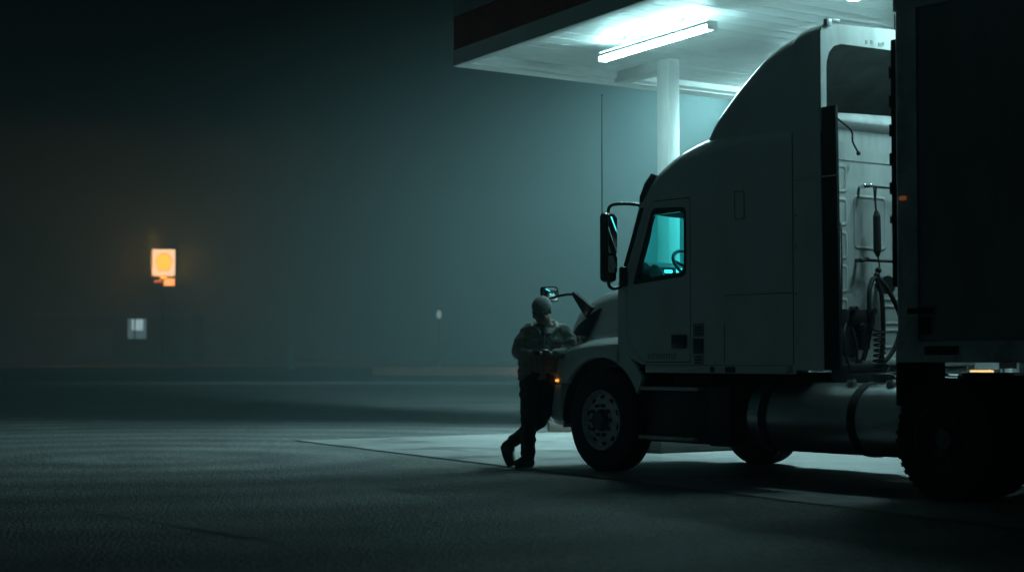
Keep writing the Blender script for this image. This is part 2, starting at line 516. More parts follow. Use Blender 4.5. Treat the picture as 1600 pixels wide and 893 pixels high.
sheet('ground', [(-400, -60), (400, -60), (400, 900), (-400, 900)], 0.0, M['asphalt'], 'dark worn asphalt lot with curved tyre scrub marks', 'ground')
q0 = SL0; q1 = SL0 - DB * 30; q2 = q1 + DA * 26; q3 = SL0 + DA * 26
sheet('concrete_apron', [q0, q1, q2, q3], 0.004, M['concrete'], 'pale stained concrete apron under the fuel canopy', 'pavement')
def joint(name, a, d, length, w, label):
    b = MB()
    n = Vector((-d.y, d.x, 0))
    top, bot = [], []
    k = int(length / 0.12)
    for i in range(k + 1):
        p = a + d * (length * i / k)
        off = (noise.noise(p * 1.7) * 0.02 + noise.noise(p * 6.0) * 0.012)
        wd = w * (0.6 + 0.7 * abs(noise.noise(p * 2.3 + Vector((9, 3, 1)))) + 0.4 * abs(noise.noise(p * 9)))
        top.append(p + n * (off + wd / 2) + Vector((0, 0, 0.008)))
        bot.append(p + n * (off - wd / 2) + Vector((0, 0, 0.008)))
    b.grid([top, bot])
    o = b.build(name, M['tar'], smooth=0)
    return tag(o, label, 'joint', kind='structure')
joint('expansion_joint', SL0, -DB, 14.5, 0.055, 'black tar filled joint along the front edge of the concrete apron')
joint('expansion_joint', SL0 + DA * 0.35 + DB * -0.02, DA, 7.0, 0.05, 'black tar filled joint along the back edge of the concrete apron')
joint('expansion_joint', SL0 + DA * 5.2, -DB, 12, 0.035, 'thin dark joint between slabs of the apron behind the driver')
joint('asphalt_crack', Vector((-3.4, 13.2, 0)), Vector((0.62, -0.78, 0)).normalized(), 3.2, 0.035, 'thin dark crack across the asphalt in the dark foreground')
joint('asphalt_crack', Vector((0.1, 12.4, 0)), Vector((0.86, -0.5, 0)).normalized(), 2.6, 0.025, 'short fine crack in the asphalt in front of the lorry')

b = MB()
kerb_rows = []
for i in range(81):
    x = -90 + i * 2.2
    y = 72.0 + 0.0016 * x * x * 0.2 + 0.05 * x
    kerb_rows.append([(x, y - 0.08, 0.0), (x, y - 0.06, 0.13), (x, y + 0.12, 0.14), (x, y + 0.12, 0.0)])
b.grid(kerb_rows)
tag(b.build('kerb', M['kerb'], smooth=0), 'long low concrete kerb at the far edge of the lot', 'kerb', kind='structure')
b = MB()
rows = []
for i in range(61):
    x = -95 + i * 3.2
    yb = 72.12 + 0.0016 * x * x * 0.2 + 0.05 * x
    row = []
    for j in range(12):
        d = j * j * 1.1
        z = 0.14 + 0.42 * min(1, d / 16) + 0.06 * noise.noise(Vector((x * 0.2, d * 0.2, 2)))
        row.append((x, yb + d, max(0.02, z if j else 0.135)))
    rows.append(row)
b.grid(rows)
tag(b.build('verge', M['grass']), 'low dark grass bank beyond the kerb', 'verge', kind='structure')

# ------------------------------------------------------------------ fuel canopy
CZ = 4.7
P0 = Vector((-0.717, 20.91, 0))
LA, LB = 15.0, 9.5
def cp(a, bb, z): return P0 + DA * a - DB * bb + Vector((0, 0, z))
canopy = thing('fuel_canopy', 'flat white fuel station canopy with dark red fascia stripe and square columns', 'canopy', P0)
def loc(v): return Vector(v) - P0
def edge_strip(mb, z0, z1, o0, o1, lipin=0.0):
    """a closed frame band round the canopy outline between offsets o0 (outer) and o1 (inner)"""
    def ring(off, z):
        return [loc(cp(off, off, z)), loc(cp(LA - off, off, z)), loc(cp(LA - off, LB - off, z)), loc(cp(off, LB - off, z))]
    mb.grid([ring(o0, z0), ring(o0, z1), ring(o1, z1), ring(o1, z0), ring(o0, z0)], close=True)
b = MB(); edge_strip(b, CZ, CZ + 0.17, 0.0, 0.17); b.build('fascia_lip', M['canopy_white'], canopy, weld=1e-4, smooth=0)
b = MB(); edge_strip(b, CZ + 0.172, CZ + 0.58, 0.006, 0.16); b.build('fascia_stripe', M['fascia_red'], canopy, weld=1e-4, smooth=0)
b = MB(); edge_strip(b, CZ + 0.582, CZ + 0.95, 0.0, 0.16); b.build('fascia_top', M['fascia_grey'], canopy, weld=1e-4, smooth=0)
b = MB()
def ring_(off, z): return [loc(cp(off, off, z)), loc(cp(LA - off, off, z)), loc(cp(LA - off, LB - off, z)), loc(cp(off, LB - off, z))]
b.grid([ring_(0.0, CZ - 0.002), ring_(0.0, CZ - 0.02), ring_(0.03, CZ - 0.03), ring_(0.24, CZ + 0.045), ring_(0.25, CZ + 0.118)], close=True)
b.build('lip_trim', M['canopy_white'], canopy, weld=1e-4, smooth=0)
b = MB()
nb = int((LB - 0.4) / 0.30)
for i in range(nb):
    y0 = 0.19 + i * 0.30; y1 = y0 + 0.288
    z = CZ + 0.13
    sag = 0.004 * random.random()
    r0 = [loc(cp(0.19, y0, z)), loc(cp(0.19, y0 + 0.02, z - 0.012 - sag)), loc(cp(0.19, y0 + 0.13, z - 0.015 - sag)), loc(cp(0.19, y1 - 0.02, z - 0.010 - sag)), loc(cp(0.19, y1, z)), loc(cp(0.19, y1 + 0.003, z + 0.02)), loc(cp(0.19, y1 + 0.012, z + 0.02))]
    r1 = [p + DA * (LA - 0.38) for p in r0]
    b.grid([r0, r1])
b.build('soffit', M['canopy_white'], canopy, smooth=0)
b = MB()
b.panel([(0.1, 0.1), (LA - 0.1, 0.1), (LA - 0.1, LB - 0.1), (0.1, LB - 0.1)], to3=lambda u, v: loc(cp(u, v, CZ + 0.75)), thick=(0, 0, 0.05))
b.build('roof_deck', M['fascia_grey'], canopy, smooth=0)
ang = math.atan2(DA.y, DA.x)
COLS = [Vector((1.93, 21.25, 0)), Vector((1.93, 21.25, 0)) + DA * 6.6]
for i, cpos in enumerate(COLS):
    b = MB()
    l = loc(cpos)
    b.box(l + Vector((0, 0, (CZ + 0.12) / 2)), (0.20, 0.20, CZ + 0.12), rz=ang + R(4), bevel=0.012)
    c = b.build('column', M['column'], canopy)
    b = MB(); b.box(l + Vector((0, 0, 0.17)), (0.34, 0.34, 0.02), rz=ang + R(4), bevel=0.004)
    b.build('base_plate', M['steel'], c)
    b = MB()
    # header beam from the column to the far fascia
    rel = cpos - P0
    det = DA.x * -DB.y + DB.x * DA.y
    bb = (DA.x * rel.y - DA.y * rel.x) / det
    ln = bb - 0.19
    mid = l + DB * (0.10 + ln / 2 - 0.05) + Vector((0, 0, CZ + 0.05))
    b.box(mid, (0.20, ln - 0.10, 0.15), rz=math.atan2(DB.y, DB.x) - math.pi / 2, bevel=0.006)
    b.build('soffit_beam', M['canopy_white'], canopy)
# island of the pumps: raised kerbed strip under both columns
b = MB()
ia = COLS[0] - DA * 0.55; il = 9.0
b.box(ia + DA * il / 2 + Vector((0, 0, 0.08)), (il, 0.95, 0.16), rz=ang, bevel=0.03)
tag(b.build('pump_island', M['kerb']), 'raised concrete pump island under the canopy columns', 'island', kind='structure')

def tube_light(center, label, lens, side=None):
    t = thing('tube_light', label, 'light', center, math.atan2(DB.y, DB.x), 'tube lights under the canopy')
    L = 2.25
    b = MB(); b.box((0, 0, 0.022), (L + 0.04, 0.125, 0.040), bevel=0.008)
    for s in (-1, 1): b.box((s * (L / 2 + 0.012), 0, -0.02), (0.028, 0.128, 0.075), bevel=0.01)
    for s in (-0.6, 0.6): b.box((s, 0, 0.10), (0.10, 0.05, 0.13), bevel=0.004)
    b.build('housing', M['fixture'], t)
    b = MB()
    sec = [(0.056, -0.003), (0.056, -0.03), (0.050, -0.044)]
    for sg in (1, -1):
        b.grid([[(x, y * sg, z) for y, z in sec] for x in (-L / 2 + 0.005, L / 2 - 0.005)])
    for x in (-L / 2 + 0.004, L / 2 - 0.004):
        b.grid([[(x, -0.050, -0.043), (x, 0.050, -0.043)], [(x, -0.056, -0.004), (x, 0.056, -0.004)]])
    df = b.build('diffuser', emis('tube_side', TUBE_COLOR, side or TUBE_SIDE), t)
    b = MB()
    b.grid([[(x, y, -0.0445) for y in (-0.0495, 0.0, 0.0495)] for x in (-L / 2 + 0.006, L / 2 - 0.006)])
    b.build('lens', emis('tube_lens', TUBE_COLOR, lens), df)
    b = MB()
    for sg in (1, -1): b.grid([[(x, y * sg, 0.0465) for y in (0.028, 0.060)] for x in (-L / 2 + 0.02, L / 2 - 0.02)])
    b.build('uplight', M['tube_up'], df, recalc=False)
    return t
TC = Vector((1.59, 19.15, 0))
tube_light(Vector((TC.x, TC.y, CZ - 0.045)), 'long glowing tube light above the cab near the white column', 74)
tube_light(Vector((3.83, 15.68, CZ - 0.045)), 'glowing tube light above the gap between cab and trailer', 145)
tube_light(Vector((4.15, 22.5, CZ - 0.045)), 'added unseen tube light under the canopy behind the roof fairing', 600, 110)  # hidden tube added to brighten the column and the fog behind the cab

def fill_flood(pos, target, power, label, cone):  # unseen floodlights added to light the ground and the fog
    """added floodlight on the far fascia, out of view, filling apron and fog with light"""
    d = (Vector(target) - Vector(pos)).normalized()
    t = thing('fill_flood', label, 'fill light', pos, group='added fill floodlights on the far canopy edge')
    t.rotation_euler = d.to_track_quat('-Z', 'Y').to_euler()
    b = MB(); b.box((0, 0, 0.09), (0.42, 0.30, 0.14), bevel=0.03)
    for k in range(6): b.box((-0.15 + 0.06 * k, 0, 0.18), (0.012, 0.24, 0.06))
    b.build('housing', M['dark_metal'], t)
    b = MB(); b.box((0, 0, 0.012), (0.36, 0.24, 0.012), bevel=0.004)
    b.build('lens', emis('fill_lens', TUBE_COLOR, 20), t)
    b = MB(); b.tube([(0.235, 0, 0.09), (0.235, 0, 0.30), (-0.235, 0, 0.30), (-0.235, 0, 0.09)], 0.015, smooth=0)
    b.build('bracket', M['dark_metal'], t)
    ld = bpy.data.lights.new('fill_lamp', 'SPOT')
    ld.energy = power; ld.color = TUBE_COLOR; ld.spot_size = R(cone); ld.spot_blend = 1.0; ld.shadow_soft_size = 0.5
    lo = bpy.data.objects.new('fill_lamp', ld); COL.objects.link(lo); lo.parent = t
    lo.location = (0, 0, -0.03)
fp = P0 + DA * 8.0 + DB * 0.25
fill_flood(Vector((fp.x, fp.y, CZ + 0.25)), (-1.8, 24.2, 0), 8300, 'added unseen floodlight on the far canopy edge throwing light left across the apron', 86)
fp = P0 + DA * 4.7 + DB * 0.25
fill_flood(Vector((fp.x, fp.y, CZ + 0.25)), (2.55, 28.3, 4.6), 40000, 'added unseen floodlight on the far canopy edge brightening the fog beside the column', 46)

# ------------------------------------------------------------------ semi truck (tractor unit)
TH = math.atan(2000 / FPX)
TX = Vector((-math.sin(TH), math.cos(TH), 0))
TRO = Vector((1.93082, 17.94477, 0))
TRZ = math.atan2(TX.y, TX.x)
truck = thing('semi_truck', 'grey white sleeper cab semi truck parked at the canopy edge', 'truck', TRO, TRZ)
Y3 = lambda y: (lambda u, v: (u, y, v))

# --- body shell: both sides with door openings, roof, floor
ROOF = [  # x at the side, top z, shoulder drop, forward bow
    (-0.47, 2.62, 0.0, 0.46), (-0.55, 2.76, 0.09, 0.45), (-0.65, 2.90, 0.14, 0.42), (-0.78, 3.00, 0.17, 0.36), (-0.95, 3.095, 0.19, 0.28),
    (-1.15, 3.17, 0.20, 0.19), (-1.38, 3.225, 0.20, 0.10), (-1.65, 3.265, 0.20, 0.04), (-2.0, 3.29, 0.20, 0.0), (-2.53, 3.30, 0.20, 0.0)]
HW = 1.2
def roof_row(x, z, drop, bow):
    half = []
    RR = 0.24
    for k in range(0, 9):
        ph = R(90) * k / 8
        half.append((HW - RR + RR * math.cos(ph), z - drop + drop * math.sin(ph)))
    for y, c in ((0.72, 0.03), (0.45, 0.055), (0.2, 0.07), (0, 0.075)):
        half.append((y, z + c))
    full = half + [(-y, zz) for y, zz in half[-2::-1]]
    return [(x + bow * (1 - (y / HW) ** 2), y, zz) for y, zz in full]
b = MB()
# refine the roof stations
xs = [r[0] for r in ROOF]
fine = []
for i in range(len(ROOF) - 1):
    for k in range(4):
        t = i + k / 4
        x = ROOF[i][0] + (ROOF[i + 1][0] - ROOF[i][0]) * k / 4
        row = [x]
        for c in (1, 2, 3): row.append(smooth_tab([(-r[0], r[c]) for r in ROOF], -x))
        fine.append(row)
fine.append(list(ROOF[-1]))
b.grid([roof_row(*r) for r in fine])
roof_o = b.build('roof', M['paint'], truck, smooth=50)

top_edge = [(r[0], r[1] - r[2]) for r in fine]
side_out = [(-2.53, 1.075), (-0.50, 1.075), (-0.33, 1.14), (-0.23, 1.23), (-0.14, 1.27), (-0.14, 1.835), (-0.17, 1.90)] + top_edge
DOOR = rounded([(-1.205, 1.095), (-0.52, 1.095), (-0.262, 1.34), (-0.262, 1.83), (-0.615, 2.585), (-0.66, 2.655), (-1.205, 2.655)], [0.03, 0.05, 0.05, 0.05, 0.04, 0.05, 0.04])
DOOR_IN = rounded([(-1.197, 1.103), (-0.525, 1.103), (-0.270, 1.345), (-0.270, 1.828), (-0.622, 2.577), (-0.665, 2.647), (-1.197, 2.647)], [0.03, 0.05, 0.05, 0.05, 0.04, 0.05, 0.04])
WIN = rounded([(-1.145, 1.91), (-0.375, 1.855), (-0.655, 2.555), (-0.70, 2.585), (-1.145, 2.565)], [0.07, 0.03, 0.05, 0.05, 0.06])
WIN_FR = rounded([(-1.118, 1.955), (-0.435, 1.90), (-0.60, 2.30), (-0.665, 2.52), (-1.118, 2.525)], [0.07, 0.03, 0.02, 0.05, 0.06])
for s in (1, -1):
    b = MB()
    b.panel(side_out, [DOOR], to3=Y3(HW * s), thick=(0, -0.03 * s, 0))
    b.build('side_panel', M['paint'], truck, smooth=20)
    b = MB()
    b.panel(DOOR_IN, [WIN], to3=Y3((HW + 0.003) * s), thick=(0, -0.04 * s, 0))
    door = b.build('door', M['paint'], truck, smooth=20)
    b = MB()
    b.panel(WIN, [WIN_FR], to3=Y3((HW + 0.008) * s), thick=(0, -0.035 * s, 0))
    b.build('window_frame', M['gloss_black'], door, smooth=20)
    b = MB()
    b.bm.faces.new([b.bm.verts.new((u, (HW - 0.016) * s, v)) for u, v in WIN_FR])
    b.build('window_glass', M['glass'], door, smooth=0)
    b = MB()
    b.box((-1.05, (HW + 0.013) * s, 1.295), (0.20, 0.03, 0.13), bevel=0.012)
    b.build('door_handle', M['gloss_black'], door)
    # dark sealing behind the door gap
    b = MB()
    grow = rounded([(-1.225, 1.085), (-0.50, 1.085), (-0.245, 1.33), (-0.245, 1.84), (-0.60, 2.60), (-0.65, 2.67), (-1.225, 2.67)], 0.05)
    hole = rounded([(-1.17, 1.14), (-0.55, 1.14), (-0.30, 1.37), (-0.30, 1.80), (-0.68, 2.58), (-0.72, 2.60), (-1.17, 2.60)], 0.04)
    b.panel(grow, [hole], to3=Y3((HW - 0.034) * s), thick=(0, -0.02 * s, 0))
    b.build('door_seal', M['rubber'], truck, smooth=0)
    # lower body rail under the doors
    b = MB()
    b.box((-1.54, (HW - 0.02) * s, 1.034), (1.98, 0.05, 0.076), bevel=0.01)
    b.build('sill', M['paint'], truck)
# seams and the small marks on the visible side of the sleeper
for (x0, z0), (x1, z1) in (((-1.66, 1.71), (-2.52, 1.715)), ((-2.535, 1.10), (-2.535, 3.12)), ((-1.66, 1.10), (-1.66, 1.45))):
    d = Vector((x1 - x0, 0, z1 - z0)); b = MB()
    if abs(d.x) > abs(d.z): b.box(((x0 + x1) / 2, HW + 0.0025, (z0 + z1) / 2), (abs(d.x), 0.005, 0.008), ry=-math.atan2(d.z, d.x) if d.x > 0 else 0)
    else: b.box(((x0 + x1) / 2, HW + 0.0025, (z0 + z1) / 2), (0.006, 0.005, abs(d.z)))
    b.build('panel_seam', M['seam'], truck, smooth=0)
# sleeper vent outline and three small plates by the door
b = MB()
o4 = rounded([(-1.93, 2.40), (-1.80, 2.40), (-1.80, 2.66), (-1.93, 2.66)], 0.02); i4 = rounded([(-1.922, 2.408), (-1.808, 2.408), (-1.808, 2.652), (-1.922, 2.652)], 0.02)
b.panel(o4, [i4], to3=Y3(HW), thick=(0, 0.004, 0)); b.build('vent_outline', M['seam'], truck, smooth=0)
for z, h, mm in ((1.40, 0.12, 'decal'), (1.25, 0.14, 'gloss_black'), (1.125, 0.09, 'decal_light')):
    b = MB(); b.box((-1.31, HW + 0.004, z), (0.14, 0.008, h), bevel=0.003); b.mark()
    if mm != 'gloss_black':
        for k in range(3): b.box((-1.315, HW + 0.0095, z - 0.03 + k * 0.027), (0.09 + 0.02 * (k % 2), 0.003, 0.010))
    b.build('notice_plate', [M[mm], M['gloss_black']], truck)
b = MB()
random.seed(3)
for k in range(11):
    x = -0.60 - k * 0.038
    b.box((x, HW + 0.005, 1.155), (0.010, 0.003, 0.05)); b.box((x - 0.014, HW + 0.005, 1.155 + random.choice((-0.02, 0, 0.02))), (0.018, 0.003, 0.008))
b.build('door_lettering', M['decal'], truck, smooth=0)
for x, z, w_ in ((-1.50, 1.034, 0.05), (-1.74, 1.034, 0.13)):
    b = MB(); b.box((x, HW + 0.008, z), (w_, 0.012, 0.05), bevel=0.004); b.build('sill_cover', M['plastic'], truck)
b = MB(); b.box((-2.49, HW + 0.012, 1.04), (0.07, 0.02, 0.07), bevel=0.008); b.build('sill_lamp', M['decal_light'], truck)

# cab rear wall with pressed panels
b = MB()
rw = [(-1.17, 1.06), (1.17, 1.06), (1.17, 3.08)]
for k in range(0, 7):
    ph = R(90) * k / 6
    rw.append((1.17 - 0.2 + 0.2 * math.cos(ph), 3.10 + 0.19 * math.sin(ph)))
rw += [(0.6, 3.345), (0, 3.37), (-0.6, 3.345)]
for k in range(6, -1, -1):
    ph = R(90) * k / 6
    rw.append((-1.17 + 0.2 - 0.2 * math.cos(ph), 3.10 + 0.19 * math.sin(ph)))
X3 = lambda x: (lambda u, v: (x, u, v))
b.panel(rw, to3=X3(-2.53), thick=(-0.04, 0, 0))
rear = b.build('rear_wall', M['wall_paint'], truck, smooth=25)
# rounded roll of the roof at the rear edge
b = MB()
rows = []
for k in range(7):
    a = R(90) * k / 6
    rows.append([(-2.53 - 0.10 * math.sin(a), y, 3.26 + (3.37 - 0.05 * (y / 1.0) ** 2 - 3.26) * math.cos(a)) for y in [1.0 - i * 0.1 for i in range(21)]])
rows.append([(-2.572, y, 3.20) for y in [1.0 - i * 0.1 for i in range(21)]])
b.grid(rows); b.build('rear_roll', M['wall_paint'], rear, smooth=60)
def pressed(y0, z0, y1, z1, d=0.007, rad=0.05):
    mbx = MB()
    o_ = rounded([(y0, z0), (y1, z0), (y1, z1), (y0, z1)], rad)
    i_ = rounded([(y0 + 0.022, z0 + 0.022), (y1 - 0.022, z0 + 0.022), (y1 - 0.022, z1 - 0.022), (y0 + 0.022, z1 - 0.022)], rad * 0.8)
    n = len(o_)
    R0 = [(-2.5705, u, v) for u, v in o_]; R1 = [(-2.5705 - d, u + (0.012 if u < (y0 + y1) / 2 else -0.012), v + (0.012 if v < (z0 + z1) / 2 else -0.012)) for u, v in o_]
    R2 = [(-2.5705 - d, u, v) for u, v in i_]; R3 = [(-2.5705 - 0.002, u + (0.01 if u < (y0 + y1) / 2 else -0.01), v + (0.01 if v < (z0 + z1) / 2 else -0.01)) for u, v in i_]
    mbx.grid([R0, R1, R2, R3], close=True)
    mbx.build('pressed_panel', M['wall_paint'], rear, smooth=50)
pressed(0.02, 2.12, 0.46, 2.62); pressed(-0.60, 2.12, -0.04, 2.62)
for k in range(5): pressed(0.54, 2.62 - k * 0.30, 0.95, 2.88 - k * 0.30, rad=0.04)
for k in range(3): pressed(-0.55, 1.22 + k * 0.22, 0.12, 1.41 + k * 0.22, rad=0.03)
b = MB(); b.box((-2.572, 0, 2.92), (0.005, 2.2, 0.006)); b.build('wall_seam', M['paint_in'], rear, smooth=0)
b = MB(); b.box((-2.60, 0, 1.10), (0.07, 2.3, 0.06), bevel=0.01); b.build('lower_flange', M['wall_paint'], rear)
# grab bars and the tall grab rail
for yb, z in ((0.31, 2.69), (0.36, 2.02)):
    b = MB()
    b.tube([(-2.66, yb, z), (-2.66, -0.7, z)], 0.014, smooth=0)
    b.cyl((-2.57, yb - 0.03, z), (-2.67, yb - 0.03, z), 0.018); b.sphere((-2.66, yb, z), 0.026); b.sphere((-2.66, yb - 0.08, z + 0.01), 0.022)
    b.cyl((-2.57, -0.65, z), (-2.66, -0.65, z), 0.018)
    _o = b.build('grab_bar', M['chrome'] if z > 2.5 else M['steel'], truck); _o.location.y += 0.1
b = MB(); b.tube([(-2.58, 0.66, 2.36), (-2.66, 0.66, 2.34), (-2.69, 0.66, 2.25), (-2.69, 0.66, 1.65), (-2.66, 0.66, 1.55), (-2.58, 0.66, 1.53)], 0.014)
_o = b.build('grab_rail', M['chrome'], truck); _o.location.y += 0.1

# --- roof fairing (hollow, open at the back) with its rear frame
def fair_half(x):
    hw = smooth_tab([(0.9, 0.80), (1.05, 0.95), (1.2, 1.06), (1.4, 1.13), (1.7, 1.165), (2.1, 1.185), (2.54, 1.19), (2.56, 1.205), (2.87, 1.205)], -x)
    top = smooth_tab([(0.9, 3.12), (1.1, 3.16), (1.24, 3.215), (1.35, 3.30), (1.465, 3.42), (1.64, 3.56), (1.85, 3.71), (2.1, 3.855), (2.3, 3.935), (2.46, 3.97), (2.54, 3.98), (2.58, 4.0), (2.64, 4.03), (2.87, 4.055)], -x)
    return hw, top
def fair_row(x, inset=0.0, base=3.10):
    hw, top = fair_half(x)
    hw -= inset; top -= inset
    k_ = max(0.0, min(1.0, (-x - 1.9) / 0.6)); RR = 0.22 - 0.12 * k_; RZ = 0.20 - 0.10 * k_
    zb = min(base, top - RZ - 0.01)
    half = [(hw, zb), (hw, (zb + top - RZ) / 2)]
    for k in range(0, 9):
        ph = R(90) * k / 8
        half.append((hw - RR + RR * math.cos(ph), top - RZ + RZ * math.sin(ph)))
    for f, c in ((0.6, 0.02), (0.3, 0.035), (0, 0.04)): half.append(((hw - RR) * f, top + c))
    return [(x, y, z) for y, z in half] + [(x, -y, z) for y, z in half[-2::-1]]
fx = [-0.95 - 1.59 * i / 30 for i in range(31)] + [-2.56, -2.58, -2.61, -2.65, -2.72, -2.80, -2.86]
b = MB()
out_rows = [fair_row(x) for x in fx]
b.grid(out_rows)
fairing = b.build('roof_fairing', M['paint'], truck, smooth=50)
b = MB()
b.grid([fair_row(x, 0.05) for x in fx[3:]])
b.build('fairing_liner', M['paint_in'], fairing, smooth=50)
b = MB()
# rear frame: flange round the open back
ro = [p[1:] for p in fair_row(-2.86)]
def fr_in(p):
    y, z = p
    return (y * 0.915, z - (0.165 if z > 3.7 else 0.0)) if abs(y) > 0 else (y, z - 0.165)
hw_, tp_ = fair_half(-2.86)
inner = [(1.135, 3.10), (1.135, 3.66), (1.13, 3.72), (1.10, 3.80), (1.04, 3.86), (0.95, 3.89), (0.4, 3.90), (0, 3.905)]
inner = inner + [(-y, z) for y, z in inner[-2::-1]]
polyf = [(y, z) for y, z in ro] + inner[::-1]
b.panel(polyf, to3=X3(-2.855), thick=(-0.03, 0, 0))
b.mark()
for k, (y, w_) in enumerate(((0.62, 0.02), (0.55, 0.03), (0.44, 0.05), (0.40, 0.02))): b.box((-2.887, y, 3.94 + 0.01 * (k % 2)), (0.004, w_, 0.03))
b.build('fairing_frame', [M['wall_paint'], M['decal']], fairing, smooth=25)
b = MB()
b.box((-2.90, 1.13, 4.055), (0.05, 0.07, 0.07), bevel=0.015); b.box((-2.89, 1.03, 4.085), (0.035, 0.10, 0.035), bevel=0.01)
b.build('frame_bracket', M['wall_paint'], fairing)
b = MB(); b.tube([(-2.62, 1.08, 3.58), (-2.64, 0.92, 3.42), (-2.66, 0.72, 3.28), (-2.66, 0.53, 3.18), (-2.66, 0.51, 3.08), (-2.66, 0.44, 2.99)], 0.009); b.sphere((-2.66, 0.435, 2.98), 0.020)
_o = b.build('loose_cable', M['rubber'], truck); _o.location.y += 0.05

# side extenders and their black rubber trailing flaps
for s in (1, -1):
    b = MB()
    b.panel([(-2.545, 1.03), (-2.545, 3.70), (-2.60, 3.78), (-2.86, 3.80), (-2.90, 1.03)], to3=Y3((HW + 0.004) * s), thick=(0, -0.05 * s, 0))
    b.mark()
    b.box((-2.70, HW * s + 0.008 * s, 2.70), (0.30, 0.004, 0.008))
    for z in (2.39, 2.10, 2.12, 1.7, 1.3): b.sphere((-2.57, HW * s + 0.006 * s, z), 0.011, sc=(1, 0.5, 1), seg=8)
    ext = b.build('side_extender', [M['paint'], M['chrome']], truck, smooth=0)
    b = MB()
    b.panel([(-2.885, 1.04), (-2.865, 3.31), (-3.045, 3.31), (-3.075, 1.04)], to3=Y3((HW - 0.002) * s), thick=(0, -0.03 * s, 0))
    b.mark(); b.box((-2.96, HW * s + 0.004 * s, 2.705), (0.20, 0.012, 0.016))
    b.build('rubber_flap', [M['rubber'], M['chrome']], ext, smooth=0)

# --- windscreen, pillars, visor
def wcurve(x0, z, bow, w=1.14, n=15):
    return [(x0 + bow * (1 - (y / HW) ** 2), y, z) for y in [w - 2 * w * i / (n - 1) for i in range(n)]]
b = MB(); b.grid([wcurve(-0.135 + (-0.33) * t, 1.86 + 0.74 * t, 0.42 + 0.04 * t) for t in [i / 6 for i in range(7)]])
b.build('windscreen', M['windshield'], truck, smooth=60)
for s in (1, -1):
    b = MB()
    pl = []
    for t in [i / 6 for i in range(7)]:
        x = -0.135 - 0.345 * t; z = 1.835 + 0.765 * t
        pl.append([(x - 0.06, HW * s * 1.0, z), (x + 0.0, (HW + 0.004) * s, z), (x + 0.05, (HW - 0.05) * s, z + 0.005), (x + 0.03, (HW - 0.10) * s, z)])
    b.grid(pl, close=True); b.build('windscreen_pillar', M['gloss_black'], truck, smooth=40)
b = MB()
rows = []
for dx, z in ((0.0, 2.575), (0.055, 2.60), (0.045, 2.72), (-0.03, 2.85), (-0.13, 2.94), (-0.16, 2.935)):
    rows.append([(-0.475 + dx + 0.47 * (1 - (y / HW) ** 2) , y, z) for y in [1.10 - 2.20 * i / 24 for i in range(25)]])
b.grid(rows); b.build('sun_visor', M['gloss_black'], truck, smooth=50)

# --- cabin interior
b = MB()
b.grid([wcurve(-0.17, 1.84, 0.40, 1.12), wcurve(-0.29, 2.03, 0.34, 1.12), wcurve(-0.36, 2.07, 0.28, 1.12), wcurve(-0.48, 2.08, 0.18, 1.12), wcurve(-0.55, 2.03, 0.12, 1.12), wcurve(-0.56, 1.80, 0.10, 1.12), wcurve(-0.50, 1.30, 0.05, 1.12)])
dash = b.build('dashboard', M['plastic'], truck, smooth=50)
for (y, z, w_, h) in ((0.86, 1.99, 0.10, 0.03), (0.70, 2.00, 0.07, 0.05), (0.57, 1.985, 0.05, 0.035), (0.78, 1.93, 0.05, 0.045), (0.63, 1.92, 0.07, 0.03), (0.40, 1.97, 0.09, 0.05), (0.22, 1.98, 0.05, 0.03)):
    b = MB(); b.box((-0.565 + 0.115 * (1 - (y / HW) ** 2), y, z), (0.012, w_, h), bevel=0.004); b.build('gauge', M['gauge'], dash)
b = MB()
b.box((-1.2, 0, 1.06), (2.6, 2.3, 0.03)); b.build('cab_floor', M['plastic'], truck)
b = MB(); b.box((-1.62, 0, 2.1), (0.04, 2.3, 1.9)); b.build('sleeper_curtain', M['seat'], truck)
st = MB()
c0 = Vector((-0.74, 0.74, 2.03)); axs = Vector((-0.72, 0, 0.69)).normalized()
u_ = Vector((0, 1, 0)); v_ = axs.cross(u_).normalized()
st.tube([c0 + (u_ * math.cos(t) + v_ * math.sin(t)) * 0.225 for t in [2 * math.pi * k / 32 for k in range(33)]], 0.017, smooth=0, cap=False)
for a in (R(200), R(340), R(90)):
    st.cyl(c0 + (u_ * math.cos(a) + v_ * math.sin(a)) * 0.22, c0 - axs * 0.04, 0.013, 0.02, seg=10)
st.cyl(c0 - axs * 0.06, c0 - axs * 0.01, 0.07, 0.06); st.cyl(c0 - axs * 0.06, c0 - axs * 0.45, 0.03)
st.build('steering_wheel', M['plastic'], truck)
b = MB()
for y in (0.6, -0.6):
    b.box((-1.18, y, 1.50), (0.52, 0.5, 0.16), bevel=0.05); b.box((-1.47, y, 1.86), (0.14, 0.48, 0.72), ry=R(-8), bevel=0.05); b.box((-1.2, y, 1.26), (0.3, 0.3, 0.36), bevel=0.02)
b.build('seat', M['seat'], truck)
b = MB(); b.tube([(-0.33, 1.06, 1.80), (-0.42, 1.06, 1.96), (-0.52, 1.07, 2.03), (-0.62, 1.08, 2.0), (-0.78, 1.09, 1.80)], 0.020)
b.build('pillar_handle', M['plastic'], truck)
b = MB(); b.box((-0.72, 0.0, 2.80), (0.30, 0.9, 0.03), bevel=0.008); b.build('cabin_fill', M['cabin_fill'], truck)  # glowing panel added to brighten the cab interior and its glass

AX = 0.14      # front axle, forward of the truck's origin
